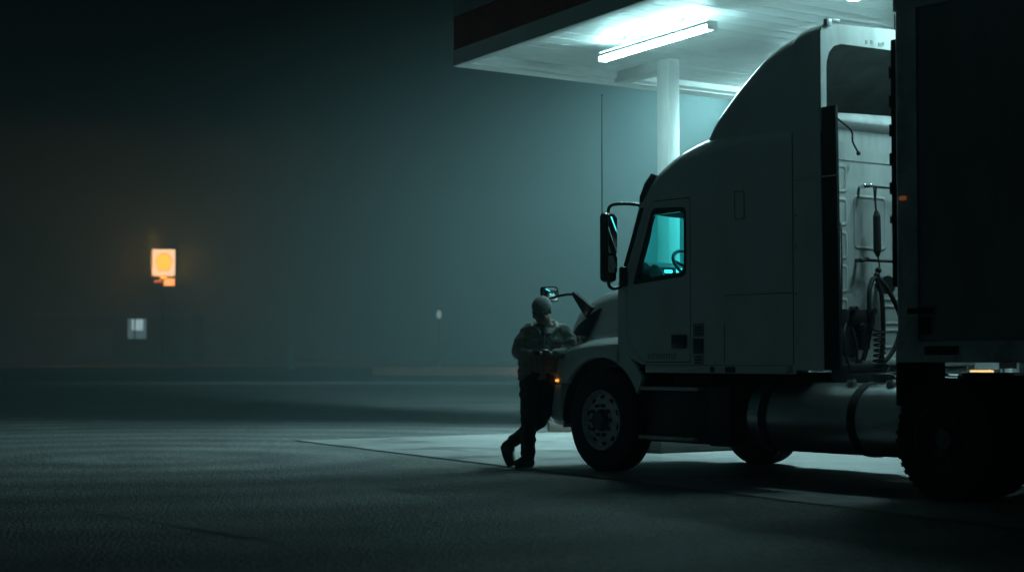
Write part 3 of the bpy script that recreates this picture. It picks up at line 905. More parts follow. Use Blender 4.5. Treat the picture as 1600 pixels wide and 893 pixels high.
# --- hood with both front wings in one skin
ZH = [(-0.14, 1.86), (0.15, 1.862), (0.36, 1.85), (0.56, 1.815), (0.80, 1.725), (1.0, 1.62), (1.14, 1.51), (1.24, 1.38), (1.30, 1.20)]
def zlow(x):
    r = 0.625
    x = x - AX
    if x < 0.59: return 0.515 + math.sqrt(max(0.0, r * r - x * x)) if abs(x) < r else 0.95
    return 0.87
def plan(x):
    return smooth_tab([(-0.5, 1.0), (0.60, 1.0), (0.85, 0.985), (1.0, 0.945), (1.12, 0.87), (1.21, 0.76), (1.27, 0.62), (1.30, 0.5)], x)
hx = [-0.14 + 0.02 * i for i in range(62)] + [1.10 + 0.02 * i for i in range(11)]
rows = []
for x in hx:
    zh = smooth_tab(ZH, x); k = plan(x)
    zl = max(zlow(x), 0.87)
    zs = smooth_tab([(-0.14, 1.285), (0.2, 1.285), (0.5, 1.255), (0.8, 1.19), (1.0, 1.12), (1.25, 1.0)], x)
    zs = max(zs, zl + 0.07)
    half = [(1.17, zl), (1.205, zl + 0.005), (1.215, zl + 0.03), (1.213, (zl + zs) / 2), (1.20, zs - 0.03), (1.17, zs + 0.005), (1.11, zs + 0.035), (1.02, zs + 0.065),
            (0.965, zs + 0.13), (0.925, zs + 0.45 * (zh - zs)), (0.89, zs + 0.72 * (zh - zs)), (0.845, zh - 0.055), (0.79, zh - 0.015), (0.70, zh + 0.005), (0.45, zh + 0.03), (0.2, zh + 0.05), (0, zh + 0.055)]
    half = [(y * k, z) for y, z in half]
    rows.append([(x, y, z) for y, z in half] + [(x, -y, z) for y, z in half[-2::-1]])
b = MB(); b.grid(rows)
hood = b.build('hood', M['paint'], truck, smooth=60)
# rear quarter of each wing: from the arch back to the door
for s in (1, -1):
    b = MB()
    arch = [(AX + 0.625 * math.cos(a), 0.515 + 0.625 * math.sin(a)) for a in [R(100 + 6.0 * i) for i in range(13)]]
    poly = [(0.02, 1.27)] + [(p[0], p[1]) for p in arch if p[0] > -0.44] + [(-0.46, 0.86), (-0.50, 0.95), (-0.34, 1.12), (-0.235, 1.222), (-0.165, 1.27)]
    b.panel(poly, to3=Y3((HW - 0.002) * s), thick=(0, -0.04 * s, 0))
    b.build('wing_rear', M['paint'], truck, smooth=0)
    b = MB()   # dark arch liner
    b.grid([[(AX + 0.64 * math.cos(a), y * s, 0.515 + 0.64 * math.sin(a)) for a in [R(-8 + 7 * i) for i in range(28)]] for y in (1.17, 0.68)])
    b.build('arch_liner', M['rubber'], truck, smooth=60)
    # headlamp sweeping up the front corner of the wing
    b = MB()
    pts = []
    hl = [(0.62, 1.30), (0.78, 1.22), (0.93, 1.20), (1.02, 1.24), (1.0, 1.36), (0.86, 1.47), (0.66, 1.58), (0.46, 1.66)]
    def on_hood(x, z):
        kk = plan(x); zh = smooth_tab(ZH, x); zs = smooth_tab([(-0.14, 1.285), (0.2, 1.285), (0.5, 1.255), (0.8, 1.19), (1.0, 1.12), (1.25, 1.0)], x)
        prof = [(zs + 0.035, 1.11), (zs + 0.065, 1.02), (zs + 0.13, 0.965), (zs + 0.45 * (zh - zs), 0.925), (zs + 0.72 * (zh - zs), 0.89), (zh - 0.055, 0.845)]
        return lerp_tab(prof, z) * kk
    hr = rounded(hl, 0.03)
    cx = sum(p[0] for p in hr) / len(hr); cz_ = sum(p[1] for p in hr) / len(hr)
    rings = []
    for f, o_ in ((1.0, 0.0), (0.985, 0.022), (0.7, 0.03), (0.35, 0.032), (0.02, 0.032)):
        rings.append([(cx + (x - cx) * f, (on_hood(cx + (x - cx) * f, cz_ + (z - cz_) * f) + o_) * s, cz_ + (z - cz_) * f) for x, z in hr])
    b.grid(rings, close=True); b.build('headlight', M['lamp_glass'], hood, smooth=40)
# grille and bumper
b = MB()
b.box((1.205, 0, 1.12), (0.05, 1.0, 0.5), bevel=0.03)
for k in range(7): b.box((1.235, 0, 0.93 + k * 0.06), (0.03, 0.94, 0.018), bevel=0.004)
b.build('grille', M['gloss_black'], truck)
def bump_plan(f):
    P = [(0.775, 1.195), (0.88, 1.19), (0.99, 1.165), (1.085, 1.11), (1.175, 1.0), (1.24, 0.82), (1.285, 0.5), (1.30, 0.0)]
    return P
bp = [(x, y) for x, y in bump_plan(0)]
full = bp + [(x, -y) for x, y in bp[-2::-1]]
b = MB()
def brow(z, ins): return [(x - ins * (0.4 if abs(y) > 1.1 else 1.0), y * (1 - ins * 0.5), z) for x, y in full]
b.grid([brow(0.866, 0.03), brow(0.864, 0.0), brow(0.80, -0.01), brow(0.612, -0.01), brow(0.604, 0.006), brow(0.596, -0.008), brow(0.52, 0.01), brow(0.46, 0.06), brow(0.445, 0.09), brow(0.46, 0.16)])
bumper = b.build('bumper', M['paint'], truck, smooth=45)
for s in (1, -1):
    b = MB(); b.box((0.835, 1.205 * s, 0.905), (0.05, 0.022, 0.026), rz=R(-6) * s, bevel=0.008)
    b.build('turn_signal', M['amber'], truck)
    # hood mounted convex mirror on a wedge arm
    b = MB()
    b.panel([(0.55, 1.66), (0.69, 1.74), (0.86, 1.83), (0.88, 1.80), (0.66, 1.56)], to3=Y3(0.93 * s), thick=(0, 0.045 * s, 0))
    b.tube([(0.84, 0.95 * s, 1.80), (0.98, 0.98 * s, 1.80), (1.18, 1.05 * s, 1.76)], 0.014)
    arm = b.build('hood_mirror', M['gloss_black'], truck, smooth=30)
    b = MB()
    hm = rounded([(0.90, 1.73), (1.10, 1.73), (1.12, 1.89), (0.91, 1.895)], 0.045)
    hi = rounded([(0.915, 1.745), (1.085, 1.745), (1.102, 1.877), (0.925, 1.88)], 0.04)
    mx = 1.19
    b.panel(hm, to3=lambda u, v: (mx, u * s, v), thick=(0.05, 0, 0))
    b.build('mirror_shell', M['gloss_black'], arm, smooth=30)
    b = MB()
    cu, cv = 1.006, 1.812
    b.grid([[(mx - 0.003 - 0.018 * (1 - f * f), (cu + (u - cu) * f) * s, cv + (v - cv) * f) for u, v in hi] for f in (1.0, 0.75, 0.5, 0.25, 0.01)], close=True)
    b.build('mirror_glass', M['mirror'], arm, smooth=60)
    # door mirror
    b = MB()
    b.box((-0.165, 1.345 * s, 2.225), (0.115, 0.165, 0.69), rz=R(6) * s, bevel=0.045)
    b.tube([(-0.165, 1.345 * s, 2.54), (-0.17, 1.335 * s, 2.62), (-0.22, 1.30 * s, 2.65), (-0.34, 1.23 * s, 2.65), (-0.46, 1.17 * s, 2.63)], 0.017)
    b.tube([(-0.165, 1.345 * s, 1.92), (-0.17, 1.335 * s, 1.845), (-0.20, 1.30 * s, 1.82), (-0.21, 1.22 * s, 1.84)], 0.017)
    b.box((-0.245, 1.215 * s, 1.94), (0.10, 0.06, 0.20), bevel=0.025)
    dm = b.build('door_mirror', M['gloss_black'], truck, smooth=40)
    rzm = Matrix.Rotation(R(6) * s, 4, 'Z')
    def mp3(u, v, k=0.060): return Vector((-0.165, 1.345 * s, 2.225)) + rzm @ Vector((-k, u, v))
    b = MB(); g1 = rounded([(-0.062, -0.06), (0.062, -0.06), (0.062, 0.30), (-0.062, 0.30)], 0.02)
    b.panel(g1, to3=lambda u, v: mp3(u, v), thick=tuple(rzm @ Vector((-0.004, 0, 0)))); b.build('mirror_glass', M['mirror'], dm, smooth=0)
    b = MB(); g2 = rounded([(-0.062, -0.25), (0.062, -0.25), (0.062, -0.085), (-0.062, -0.085)], 0.02)
    b.panel(g2, to3=lambda u, v: mp3(u, v), thick=tuple(rzm @ Vector((-0.004, 0, 0)))); b.build('wide_angle_glass', M['mirror'], dm, smooth=0)
b = MB(); b.tube([(-0.09, 1.36, 2.55), (-0.09, 1.36, 3.2), (-0.085, 1.355, 3.74)], [0.006, 0.005, 0.003], seg=8, smooth=0); b.sphere((-0.085, 1.355, 3.74), 0.009, seg=8)
b.build('whip_antenna', M['dark_metal'], truck)

# --- chassis, steps, tanks
b = MB()
for s in (1, -1): b.box((-2.8, 0.43 * s, 0.86), (7.4, 0.09, 0.27), bevel=0.006)
for x in (0.7, -0.6, -1.8, -2.9, -3.7, -5.0, -6.2): b.box((x, 0, 0.85), (0.12, 0.86, 0.18))
b.box((0.35, 0, 0.98), (0.9, 0.75, 0.55), bevel=0.05); b.box((-0.6, 0, 0.72), (0.9, 0.5, 0.5), bevel=0.06)
b.cyl((AX, -0.95, 0.515), (AX, 0.95, 0.515), 0.06)
b.build('chassis', M['steel'], truck)
for s in (1, -1):
    b = MB()
    b.box((-0.92, 0.86 * s, 0.58), (0.90, 0.52, 0.50), bevel=0.02)
    b.box((-1.52, 0.86 * s, 0.60), (0.28, 0.56, 0.56), bevel=0.02)
    bx_ = b.build('step_box', M['plastic'], truck)
    for z, x0, x1 in ((0.845, -0.46, -1.30), (0.372, -0.44, -1.22)):
        b = MB(); b.box(((x0 + x1) / 2, 1.10 * s, z), (x0 - x1, 0.20, 0.035), bevel=0.008)
        b.build('step', M['rim'], bx_)
    # fuel tank, domed ends
    b = MB()
    prof = [(0.0, -0.03), (0.16, -0.022), (0.26, 0.0), (0.302, 0.03), (0.312, 0.06), (0.312, 1.78), (0.302, 1.81), (0.26, 1.84), (0.16, 1.862), (0.0, 1.87)]
    mtx = Matrix.Translation((-1.90, 0.885 * s, 0.612)) @ Matrix.Rotation(R(90), 4, 'Z')
    b.lathe(prof, mtx, seg=56)
    tank = b.build('fuel_tank', M['alu'], truck, smooth=40)
    for x in (-2.13, -3.19):
        b = MB(); b.lathe([(0.313, -0.045), (0.322, -0.043), (0.322, 0.043), (0.313, 0.045)], Matrix.Translation((x, 0.885 * s, 0.612)) @ Matrix.Rotation(R(90), 4, 'Z'), seg=56)
        b.build('tank_strap', M['rubber'], tank, smooth=30)
    for x in (-3.02, -3.46):
        b = MB(); b.cyl((x, 0.98 * s, 0.90), (x, 1.0 * s, 0.938), 0.046, seg=20); b.cyl((x, 1.0 * s, 0.938), (x, 1.003 * s, 0.947), 0.034, seg=16); b.box((x, 1.004 * s, 0.951), (0.06, 0.012, 0.010))
        b.build('filler_cap', M['alu'], tank)
# deck plate, lines and the coiled hoses behind the cab
b = MB(); b.box((-3.2, 0, 1.0), (0.9, 1.15, 0.02)); b.box((-2.85, 0.35, 0.95), (0.5, 0.9, 0.10)); b.build('deck_plate', M['steel'], truck, smooth=0)
b = MB()
for z, yy in ((0.95, 0.45), (0.98, 0.62)): b.tube([(-2.9, yy, z), (-3.3, yy - 0.1, z + 0.01), (-3.75, yy - 0.15, z)], 0.022)
b.build('air_pipe', M['chrome'], truck)
b = MB()
b.box((-2.68, 0.42, 1.50), (0.13, 0.36, 0.15), bevel=0.02); b.box((-2.68, 0.36, 1.34), (0.11, 0.13, 0.26), bevel=0.02); b.box((-2.66, 0.50, 1.30), (0.09, 0.08, 0.30), bevel=0.015)
b.box((-2.70, 0.40, 1.02), (0.22, 0.55, 0.14), bevel=0.03)
for (y, z) in ((0.30, 1.56), (0.54, 1.57), (0.42, 1.42)): b.cyl((-2.72, y, z), (-2.79, y, z), 0.03, seg=12)
_o = b.build('valve_block', M['plastic'], truck); _o.location.y += 0.13
b = MB()    # hanging spring tensioner
b.tube([(-2.70, 0.155, 2.68), (-2.70, 0.165, 2.55), (-2.70, 0.15, 2.45)], 0.008); b.tube([(-2.70, 0.185, 2.68), (-2.70, 0.17, 2.55), (-2.70, 0.155, 2.45)], 0.008)
b.cyl((-2.70, 0.155, 2.47), (-2.70, 0.15, 2.42), 0.015, 0.034); b.cyl((-2.70, 0.15, 2.42), (-2.70, 0.145, 2.10), 0.034, 0.036); b.cyl((-2.70, 0.145, 2.10), (-2.70, 0.14, 2.05), 0.034, 0.012)
b.tube([(-2.70, 0.14, 2.06), (-2.70, 0.12, 1.96), (-2.70, 0.15, 1.88)], 0.007)
for k in range(3): b.sphere((-2.70, 0.135 + 0.02 * (k % 2), 1.93 - 0.045 * k), 0.03, seg=10)
_o = b.build('hose_tensioner', M['rubber'], truck); _o.location.y += 0.145
for pts, r in (([(-2.70, 0.145, 1.86), (-2.72, 0.20, 1.84), (-2.74, 0.265, 1.74), (-2.75, 0.28, 1.55), (-2.74, 0.27, 1.35), (-2.72, 0.33, 1.12)], 0.022),
               ([(-2.72, 0.145, 1.86), (-2.75, 0.12, 1.72), (-2.76, 0.11, 1.50), (-2.75, 0.105, 1.25), (-2.74, 0.14, 1.05)], 0.022),
               ([(-2.73, 0.135, 1.86), (-2.78, 0.07, 1.76), (-2.82, -0.05, 1.52), (-2.82, -0.03, 1.33), (-2.80, 0.08, 1.15), (-2.76, 0.25, 1.04), (-2.72, 0.36, 1.02)], 0.022),
               ([(-2.72, 0.55, 1.44), (-2.78, 0.64, 1.36), (-2.80, 0.63, 1.12), (-2.78, 0.50, 1.06), (-2.77, 0.47, 1.25), (-2.73, 0.50, 1.42)], 0.012),
               ([(-2.78, 0.58, 1.06), (-2.84, 0.45, 0.90), (-2.86, 0.25, 0.90), (-2.82, 0.10, 1.05)], 0.012)):
    b = MB(); b.tube(pts, r, smooth=6); _o = b.build('air_hose', M['rubber'], truck, smooth=60); _o.location.y += 0.18
b = MB()
coil = []
for i in range(150):
    t = i / 149; a = t * 2 * math.pi * 9
    coil.append((-2.79 + 0.05 * math.sin(a), 0.20 - 0.03 * math.sin(t * 4) + 0.05 * math.cos(a), 1.40 - 0.42 * t))
b.tube([(-2.72, 0.28, 1.50), (-2.76, 0.24, 1.45)] + coil, 0.0085, seg=6, smooth=0); _o = b.build('coiled_cable', M['rubber'], truck, smooth=60); _o.location.y += 0.2
b = MB(); b.cyl((-2.64, 0.02, 1.80), (-2.72, 0.03, 1.80), 0.075, 0.085); b.cyl((-2.57, 0.02, 1.80), (-2.65, 0.02, 1.80), 0.025); _o = b.build('work_light', M['plastic'], truck); _o.location.y += 0.14
b = MB(); b.cyl((-4.95, 0, 0.99), (-4.95, 0, 1.09), 0.46, 0.46, seg=28); b.box((-4.95, 0, 0.96), (0.8, 0.7, 0.08)); b.build('fifth_wheel', M['steel'], truck)
for s in (1, -1):
    b = MB()
    b.grid([[(-4.16 + 0.60 * math.cos(a), y * s, 0.490 + 0.560 * math.sin(a)) for a in [R(108 + 6 * i) for i in range(11)]] for y in (1.22, 0.62)])
    b.build('quarter_fender', M['rubber'], truck, smooth=60)
    b = MB(); b.box((-3.72, 0.92 * s, 0.93), (0.02, 0.6, 0.36), bevel=0.004); b.build('fender_bracket', M['steel'], truck)

# --- wheels
def tyre_mesh(w=0.29, r=0.517, lugs=False):
    b = MB()
    h = w / 2
    prof = [(0.285, -h * 0.80), (0.30, -h * 0.95), (0.38, -h * 1.05), (0.45, -h * 1.0), (0.495, -h * 0.90), (r - 0.004, -h * 0.80), (r, -h * 0.66)]
    for g in (-0.36, 0.0, 0.36): prof += [(r + 0.001, h * (g - 0.07)), (r - 0.014, h * (g - 0.05)), (r - 0.014, h * (g + 0.05)), (r + 0.001, h * (g + 0.07))]
    prof += [(r, h * 0.66), (r - 0.004, h * 0.80), (0.495, h * 0.90), (0.45, h * 1.0), (0.38, h * 1.05), (0.30, h * 0.95), (0.285, h * 0.80)]
    b.lathe(prof, seg=72)
    for k in range(52 if lugs else 0):      # shoulder lugs
        a = 2 * math.pi * k / 44
        for s in (1, -1):
            c = Vector(((r - 0.0185) * math.cos(a), s * h * 0.84, (r - 0.0185) * math.sin(a)))
            b.box(c, (0.036, 0.022, 0.036), ry=-a)
    return b
def rim_mesh(deep=False):
    b = MB()
    s = 1
    if not deep:
        prof = [(0.302, 0.125), (0.298, 0.142), (0.286, 0.145), (0.277, 0.12), (0.262, 0.085), (0.225, 0.105), (0.185, 0.125), (0.165, 0.13), (0.155, 0.125), (0.0, 0.125)]
    else:
        prof = [(0.302, 0.125), (0.298, 0.142), (0.286, 0.145), (0.277, 0.12), (0.258, 0.02), (0.225, -0.01), (0.185, -0.03), (0.165, -0.035), (0.0, -0.035)]
    b.lathe(prof, seg=56)
    return b
def wheel(x, y, side, deep, mesh=None):
    """side: +1 outer face towards +y"""
    if mesh is None:
        t = tyre_mesh(lugs=deep).build('wheel', M['tyre'], truck, smooth=40)
        hb = rim_mesh(deep); hb.mark(); off = 0.105 if not deep else -0.03
        for k in range(10):
            a = 2 * math.pi * (k + 0.5) / 10
            hb.cyl((0.222 * math.cos(a), off - 0.02, 0.222 * math.sin(a)), (0.222 * math.cos(a), off + (0.0035 if not deep else 0.024), 0.222 * math.sin(a)), 0.030, seg=14)
        hb.build('rim', [M['rim_dark'] if deep else M['rim'], M['rubber']], t, smooth=40)
        hb = MB(); o0 = 0.12 if not deep else -0.03
        hb.cyl((0, o0, 0), (0, o0 + (0.07 if not deep else 0.16), 0), 0.115, 0.085, seg=24)
        for k in range(10):
            a = 2 * math.pi * k / 10
            hb.cyl((0.150 * math.cos(a), o0, 0.150 * math.sin(a)), (0.150 * math.cos(a), o0 + 0.045, 0.150 * math.sin(a)), 0.021, 0.017, seg=6)
        hb.build('hub', M['hub'], t, smooth=30)
    else:
        t = mesh.copy(); COL.objects.link(t); t.parent = truck
        for ch in list(mesh.children):
            c = ch.copy(); COL.objects.link(c); c.parent = t
    k_ = 0.94 if deep else 1.0
    t.scale = (k_, 1.0, k_)
    t.location = (x, y, 0.517 * k_)
    t.rotation_euler = (0, R(17 * x), 0 if side > 0 else math.pi)
    return t
fw = wheel(AX, 1.055, 1, False)
wheel(AX, -1.055, -1, False, fw)
rwl = wheel(-4.16, 1.055, 1, True)
for x in (-4.16, -5.45):
    for (y, s) in ((1.055, 1), (0.71, 1), (-1.055, -1), (-0.71, -1)):
        if x == -4.16 and y == 1.055: continue
        wheel(x, y, s, True, rwl)

# ------------------------------------------------------------------ semi trailer
TRL = TRO + TX * -3.78
trailer = thing('semi_trailer', 'tall dark box trailer coupled behind the cab', 'trailer', TRL, TRZ)
b = MB(); b.box((-6.7, 0, 2.61), (13.34, 2.585, 2.96), bevel=0.01); b.build('box_body', M['trailer'], trailer)
b = MB()
for s in (1, -1):
    b.box((-6.7, 1.297 * s, 1.19), (13.38, 0.03, 0.17), bevel=0.006); b.box((-6.7, 1.297 * s, 4.05), (13.38, 0.03, 0.14), bevel=0.006)
b.build('side_rail', M['trailer_rail'], trailer)
for s in (1, -1):
    b = MB()
    b.cyl((-0.06, 1.245 * s, 1.11), (-0.06, 1.245 * s, 4.12), 0.062, seg=20)
    b.box((-0.16, 1.30 * s, 2.62), (0.17, 0.016, 2.98), bevel=0.004)
    for k in range(22): b.sphere((-0.215, 1.309 * s, 1.3 + k * 0.125), 0.008, sc=(1, 0.6, 1), seg=6)
    b.build('corner_post', M['trailer_rail'], trailer, smooth=40)
    for x, z, w_, h in ((-0.20, 1.52, 0.26, 0.05), (-0.24, 1.40, 0.12, 0.14), (-0.42, 1.20, 0.34, 0.07), (-1.6, 1.20, 0.34, 0.07)):
        b = MB(); b.box((x - 0.06, (1.313 if z < 1.3 else 1.305) * s, z), (w_, 0.012, h), bevel=0.004); b.build('side_plate', M['rubber'], trailer)
    for z in (2.44, 4.085):
        b = MB(); b.box((-0.10 if z < 3 else -0.28, 1.316 * s, z), (0.07, 0.024, 0.035), bevel=0.01); b.build('marker_lamp', M['amber_dim'], trailer)
b = MB()
b.box((0.035, 0, 2.45), (0.07, 2.3, 2.2), bevel=0.02)
for k in range(7): b.box((0.075, 1.06, 2.0 + k * 0.26), (0.03, 0.06, 0.13), bevel=0.006)
for sg in (1, -1):
    b.box((0.03, 1.20 * sg, 2.75), (0.11, 0.09, 2.05), bevel=0.02)
    b.box((0.02, 1.19 * sg, 3.92), (0.07, 0.10, 0.16), bevel=0.03)
    for k in range(5): b.box((0.088, 1.225 * sg, 3.5 - k * 0.24), (0.012, 0.05, 0.10), bevel=0.003)
b.mark()
for sg in (1, -1): b.box((0.090, 1.232 * sg, 2.28), (0.010, 0.03, 0.06))
b.build('front_wall', [M['rubber'], M['decal_light']], trailer)
b = MB(); b.box((-6.7, 0, 1.12), (13.2, 2.4, 0.02))
for k in range(10): b.box((-0.9 - k * 1.2, 0, 1.135), (0.08, 2.3, 0.04))
b.build('underside', M['steel'], trailer, smooth=0)

# ------------------------------------------------------------------ small things under the canopy
b = MB(); b.box((0, 0, 0.08), (1.5, 0.25, 0.16), bevel=0.02); 
o = b.build('concrete_block', M['concrete_dark']); o.location = (1.30, 26.5, 0.004); o.rotation_euler = (0, 0, R(3))
tag(o, 'low brown concrete wheel stop behind the front bumper', 'wheel stop')

pump_at = COLS[0] + DA * 5.55 + Vector((0, 0, 0.16))
pump = thing('fuel_pump', 'brown fuel pump with a warm lit lower tray seen under the trailer', 'fuel pump', pump_at, ang)
b = MB(); b.box((0, 0, 0.95), (0.62, 0.45, 1.25), bevel=0.05); b.box((0, 0, 0.16), (0.56, 0.40, 0.32), bevel=0.01)
b.build('cabinet', mat('pump_panel', (0.22, 0.15, 0.09), 0.35, metal=0.4, var=0.2, vscale=4), pump)
b = MB(); b.box((0, -0.26, 0.775), (0.58, 0.10, 0.05), bevel=0.008); b.build('lit_tray', emis('warm_tray', (1.0, 0.55, 0.22), 1.4), pump)
b = MB(); b.box((0, 0, 1.75), (0.66, 0.48, 0.34), bevel=0.03); b.build('display_head', M['plastic'], pump)
b = MB(); b.box((0.325, -0.2, 1.0), (0.02, 0.03, 1.1)); b.build('edge_trim', emis('trim_glow', (1.0, 0.9, 0.75), 0.5), pump)
b = MB(); b.tube([(0.3, -0.25, 1.3), (0.42, -0.36, 1.0), (0.40, -0.35, 0.6), (0.33, -0.26, 0.9)], 0.018); b.build('pump_hose', M['rubber'], pump)

# ------------------------------------------------------------------ far side of the road
def at(px, py, Y):
    """point at depth Y seen at photo pixel px, py"""
    return Vector(((px - 800) / FPX * Y, Y, 1.15 + (557 - py) / FPX * Y))
SD = 118.0
sp = at(255, 410, SD)
sign = thing('roadside_sign', 'tall glowing fuel station sign with a yellow shell on white', 'sign', (sp.x, SD, 0.5), R(14))
zc = sp.z - 0.5
b = MB(); b.box((0, 0, zc), (1.50, 0.29, 1.78), bevel=0.02)
for y_ in (-0.135, 0.135): b.box((0, y_, zc), (1.60, 0.025, 1.88), bevel=0.006)
box_ = b.build('sign_box', M['dark_metal'], sign)
b = MB()
b.grid([[(-0.753, y, zc - 0.86), (-0.753, y, zc + 0.86), (-0.74, y, zc + 0.893), (0.74, y, zc + 0.893), (0.753, y, zc + 0.86), (0.753, y, zc - 0.86), (0.74, y, zc - 0.893), (-0.74, y, zc - 0.893)] for y in (-0.11, 0.11)], close=True)
b.build('halo_ring', emis('halo_orange', (1.0, 0.36, 0.05), 470), box_)  # recessed glowing ring added to spread an orange halo in the fog
b = MB(); b.box((0, -0.155, zc), (1.52, 0.02, 1.80), bevel=0.004); face = b.build('sign_face', emis('sign_white', (1.0, 0.62, 0.34), 1.55), sign)
def shell(sc):
    pts = []
    for i in range(37):
        a = R(-38 + (256) * i / 36)
        rr = 1.0 + 0.035 * abs(math.cos((i / 36) * math.pi * 7))
        pts.append((rr * math.cos(a) * sc * 0.56, rr * math.sin(a) * sc * 0.56 + 0.08 * sc))
    pts += [(-0.40 * sc, -0.47 * sc), (-0.36 * sc, -0.58 * sc), (0.36 * sc, -0.58 * sc), (0.40 * sc, -0.47 * sc)]
    return pts
b = MB(); b.panel(shell(1.0), to3=lambda u, v: (u, -0.168, zc + v), thick=(0, -0.006, 0)); b.build('emblem_border', emis('emblem_red', (1.0, 0.30, 0.10), 1.5), face, smooth=0)
b = MB(); b.panel(shell(0.90), to3=lambda u, v: (u, -0.1755, zc + v), thick=(0, -0.006, 0)); b.build('emblem_shell', emis('emblem_yellow', (1.0, 0.48, 0.06), 1.9), face, smooth=0)
b = MB()
for k in range(-3, 4):
    a = R(90 - k * 19)
    b.cyl((0.02 * k, -0.183, zc - 0.42), (0.44 * math.cos(a), -0.183, zc + 0.06 + 0.44 * math.sin(a)), 0.010, seg=6)
b.build('emblem_ribs', emis('rib_red', (1.0, 0.42, 0.05), 1.7), face, smooth=0)
zp = zc - 0.93 - 0.42
b = MB(); b.box((0.38, 0, zp), (0.78, 0.24, 0.50), bevel=0.02); pb = b.build('price_box', M['dark_metal'], sign)
b = MB(); b.box((0.38, -0.125, zp), (0.74, 0.014, 0.46)); b.build('price_panel', emis('price_orange', (1.0, 0.30, 0.07), 1.7), pb)
b = MB()
for k in range(3): b.box((0.38, -0.134, zp - 0.14 + 0.14 * k), (0.66, 0.006, 0.035))
b.box((0.34, -0.134, zp), (0.03, 0.006, 0.42)); b.build('price_lines', emis('price_pale', (1.0, 0.5, 0.2), 2.2), pb, smooth=0)
b = MB(); b.box((-0.40, 0, zp + 0.04), (0.5, 0.14, 0.22), bevel=0.02); db_ = b.build('notice_box', M['dark_metal'], sign)
b = MB()
for k in range(4): b.box((-0.57 + k * 0.115, -0.075, zp + 0.04 + 0.01 * (k % 2)), (0.085, 0.012, 0.12))
b.build('notice_letters', emis('notice_red', (1.0, 0.20, 0.07), 0.7), db_, smooth=0)
b = MB(); b.cyl((0, 0.02, 0), (0, 0.02, zc - 0.9), 0.10, 0.09); b.box((0, 0.02, zc - 1.1), (0.5, 0.1, 0.5)); b.build('pole', M['dark_metal'], sign)

# low building with one lit window
BD = 165.0
K = BD / 96.0
bl = at(58, 556, BD).x; br = at(300, 556, BD).x; bt = at(100, 492, BD).z
bld = thing('store_building', 'low dark building with one pale lit window far across the road', 'building', ((bl + br) / 2, BD, 0.45))
bw = br - bl; bh = bt - 0.45
wp = at(214, 514, BD); wx = wp.x - (bl + br) / 2; wz = wp.z - 0.45
b = MB(); w2, h2 = 0.53 * K, 0.60 * K
b.panel([(-bw / 2, 0), (bw / 2, 0), (bw / 2, bh), (-bw / 2, bh)], [[(wx - w2, wz - h2), (wx + w2, wz - h2), (wx + w2, wz + h2), (wx - w2, wz + h2)]], to3=lambda u, v: (u, 0, v), thick=(0, 0.2, 0))
b.box((-bw / 2 + 0.1, 3.2, bh / 2), (0.2, 6, bh)); b.box((bw / 2 - 0.1, 3.2, bh / 2), (0.2, 6, bh)); b.box((0, 6.1, bh / 2), (bw, 0.2, bh))
b.build('wall', M['wall_far'], bld, smooth=0)
b = MB(); b.box((0, 3.0, bh + 0.12), (bw + 0.6, 6.8, 0.22), bevel=0.02); b.build('roof', M['roof_far'], bld)
b = MB(); b.box((wx, 0.08, wz), (1.04 * K, 0.03, 1.18 * K)); wpane = b.build('window', emis('lit_pane', (0.30, 0.48, 0.54), 0.28), bld)
b = MB(); b.box((wx + 0.02 * K, 0.045, wz + 0.24 * K), (0.62 * K, 0.02, 0.60 * K)); b.build('blind', emis('lit_blind', (0.52, 0.74, 0.78), 0.85), wpane)
b = MB(); b.box((wx - 0.12 * K, 0.02, wz), (0.07 * K, 0.03, 1.18 * K)); b.box((wx, 0.03, wz - 0.56 * K), (1.04 * K, 0.05, 0.06 * K)); b.build('window_frame', M['dark_metal'], wpane)
b = MB(); b.box((-bw / 2 + 3.1 * K, -0.02, bh * 0.45), (2.2 * K, 0.05, 1.6 * K)); b.build('shutter', M['roof_far'], bld)

lp = at(686, 491, 92.0)
lamp = thing('street_lamp', 'small pale blurred lamp glowing in the fog left of the driver', 'street lamp', (lp.x, 92.0, 0.45))
b = MB(); b.cyl((0, 0.1, 0), (0, 0.1, lp.z - 0.45), 0.05, 0.04); b.box((0, 0.05, lp.z - 0.15), (0.30, 0.22, 0.06), bevel=0.01); b.build('pole', M['dark_metal'], lamp)
b = MB(); b.sphere((0, -0.02, lp.z - 0.45), 0.16, sc=(0.9, 0.8, 1.5)); b.build('lamp_globe', emis('lamp_pale', (0.80, 0.86, 0.80), 0.16), lamp)

pp = at(455, 551, 88.0)
b = MB(); b.box((0, 0, 0.62), (0.36, 0.30, 1.24), bevel=0.04); b.box((0, 0, 1.27), (0.42, 0.36, 0.06), bevel=0.02)
o = b.build('gate_post', M['kerb']); o.location = (pp.x, 88.0, 0.5)
tag(o, 'pale stone gate post standing alone on the far verge', 'post')

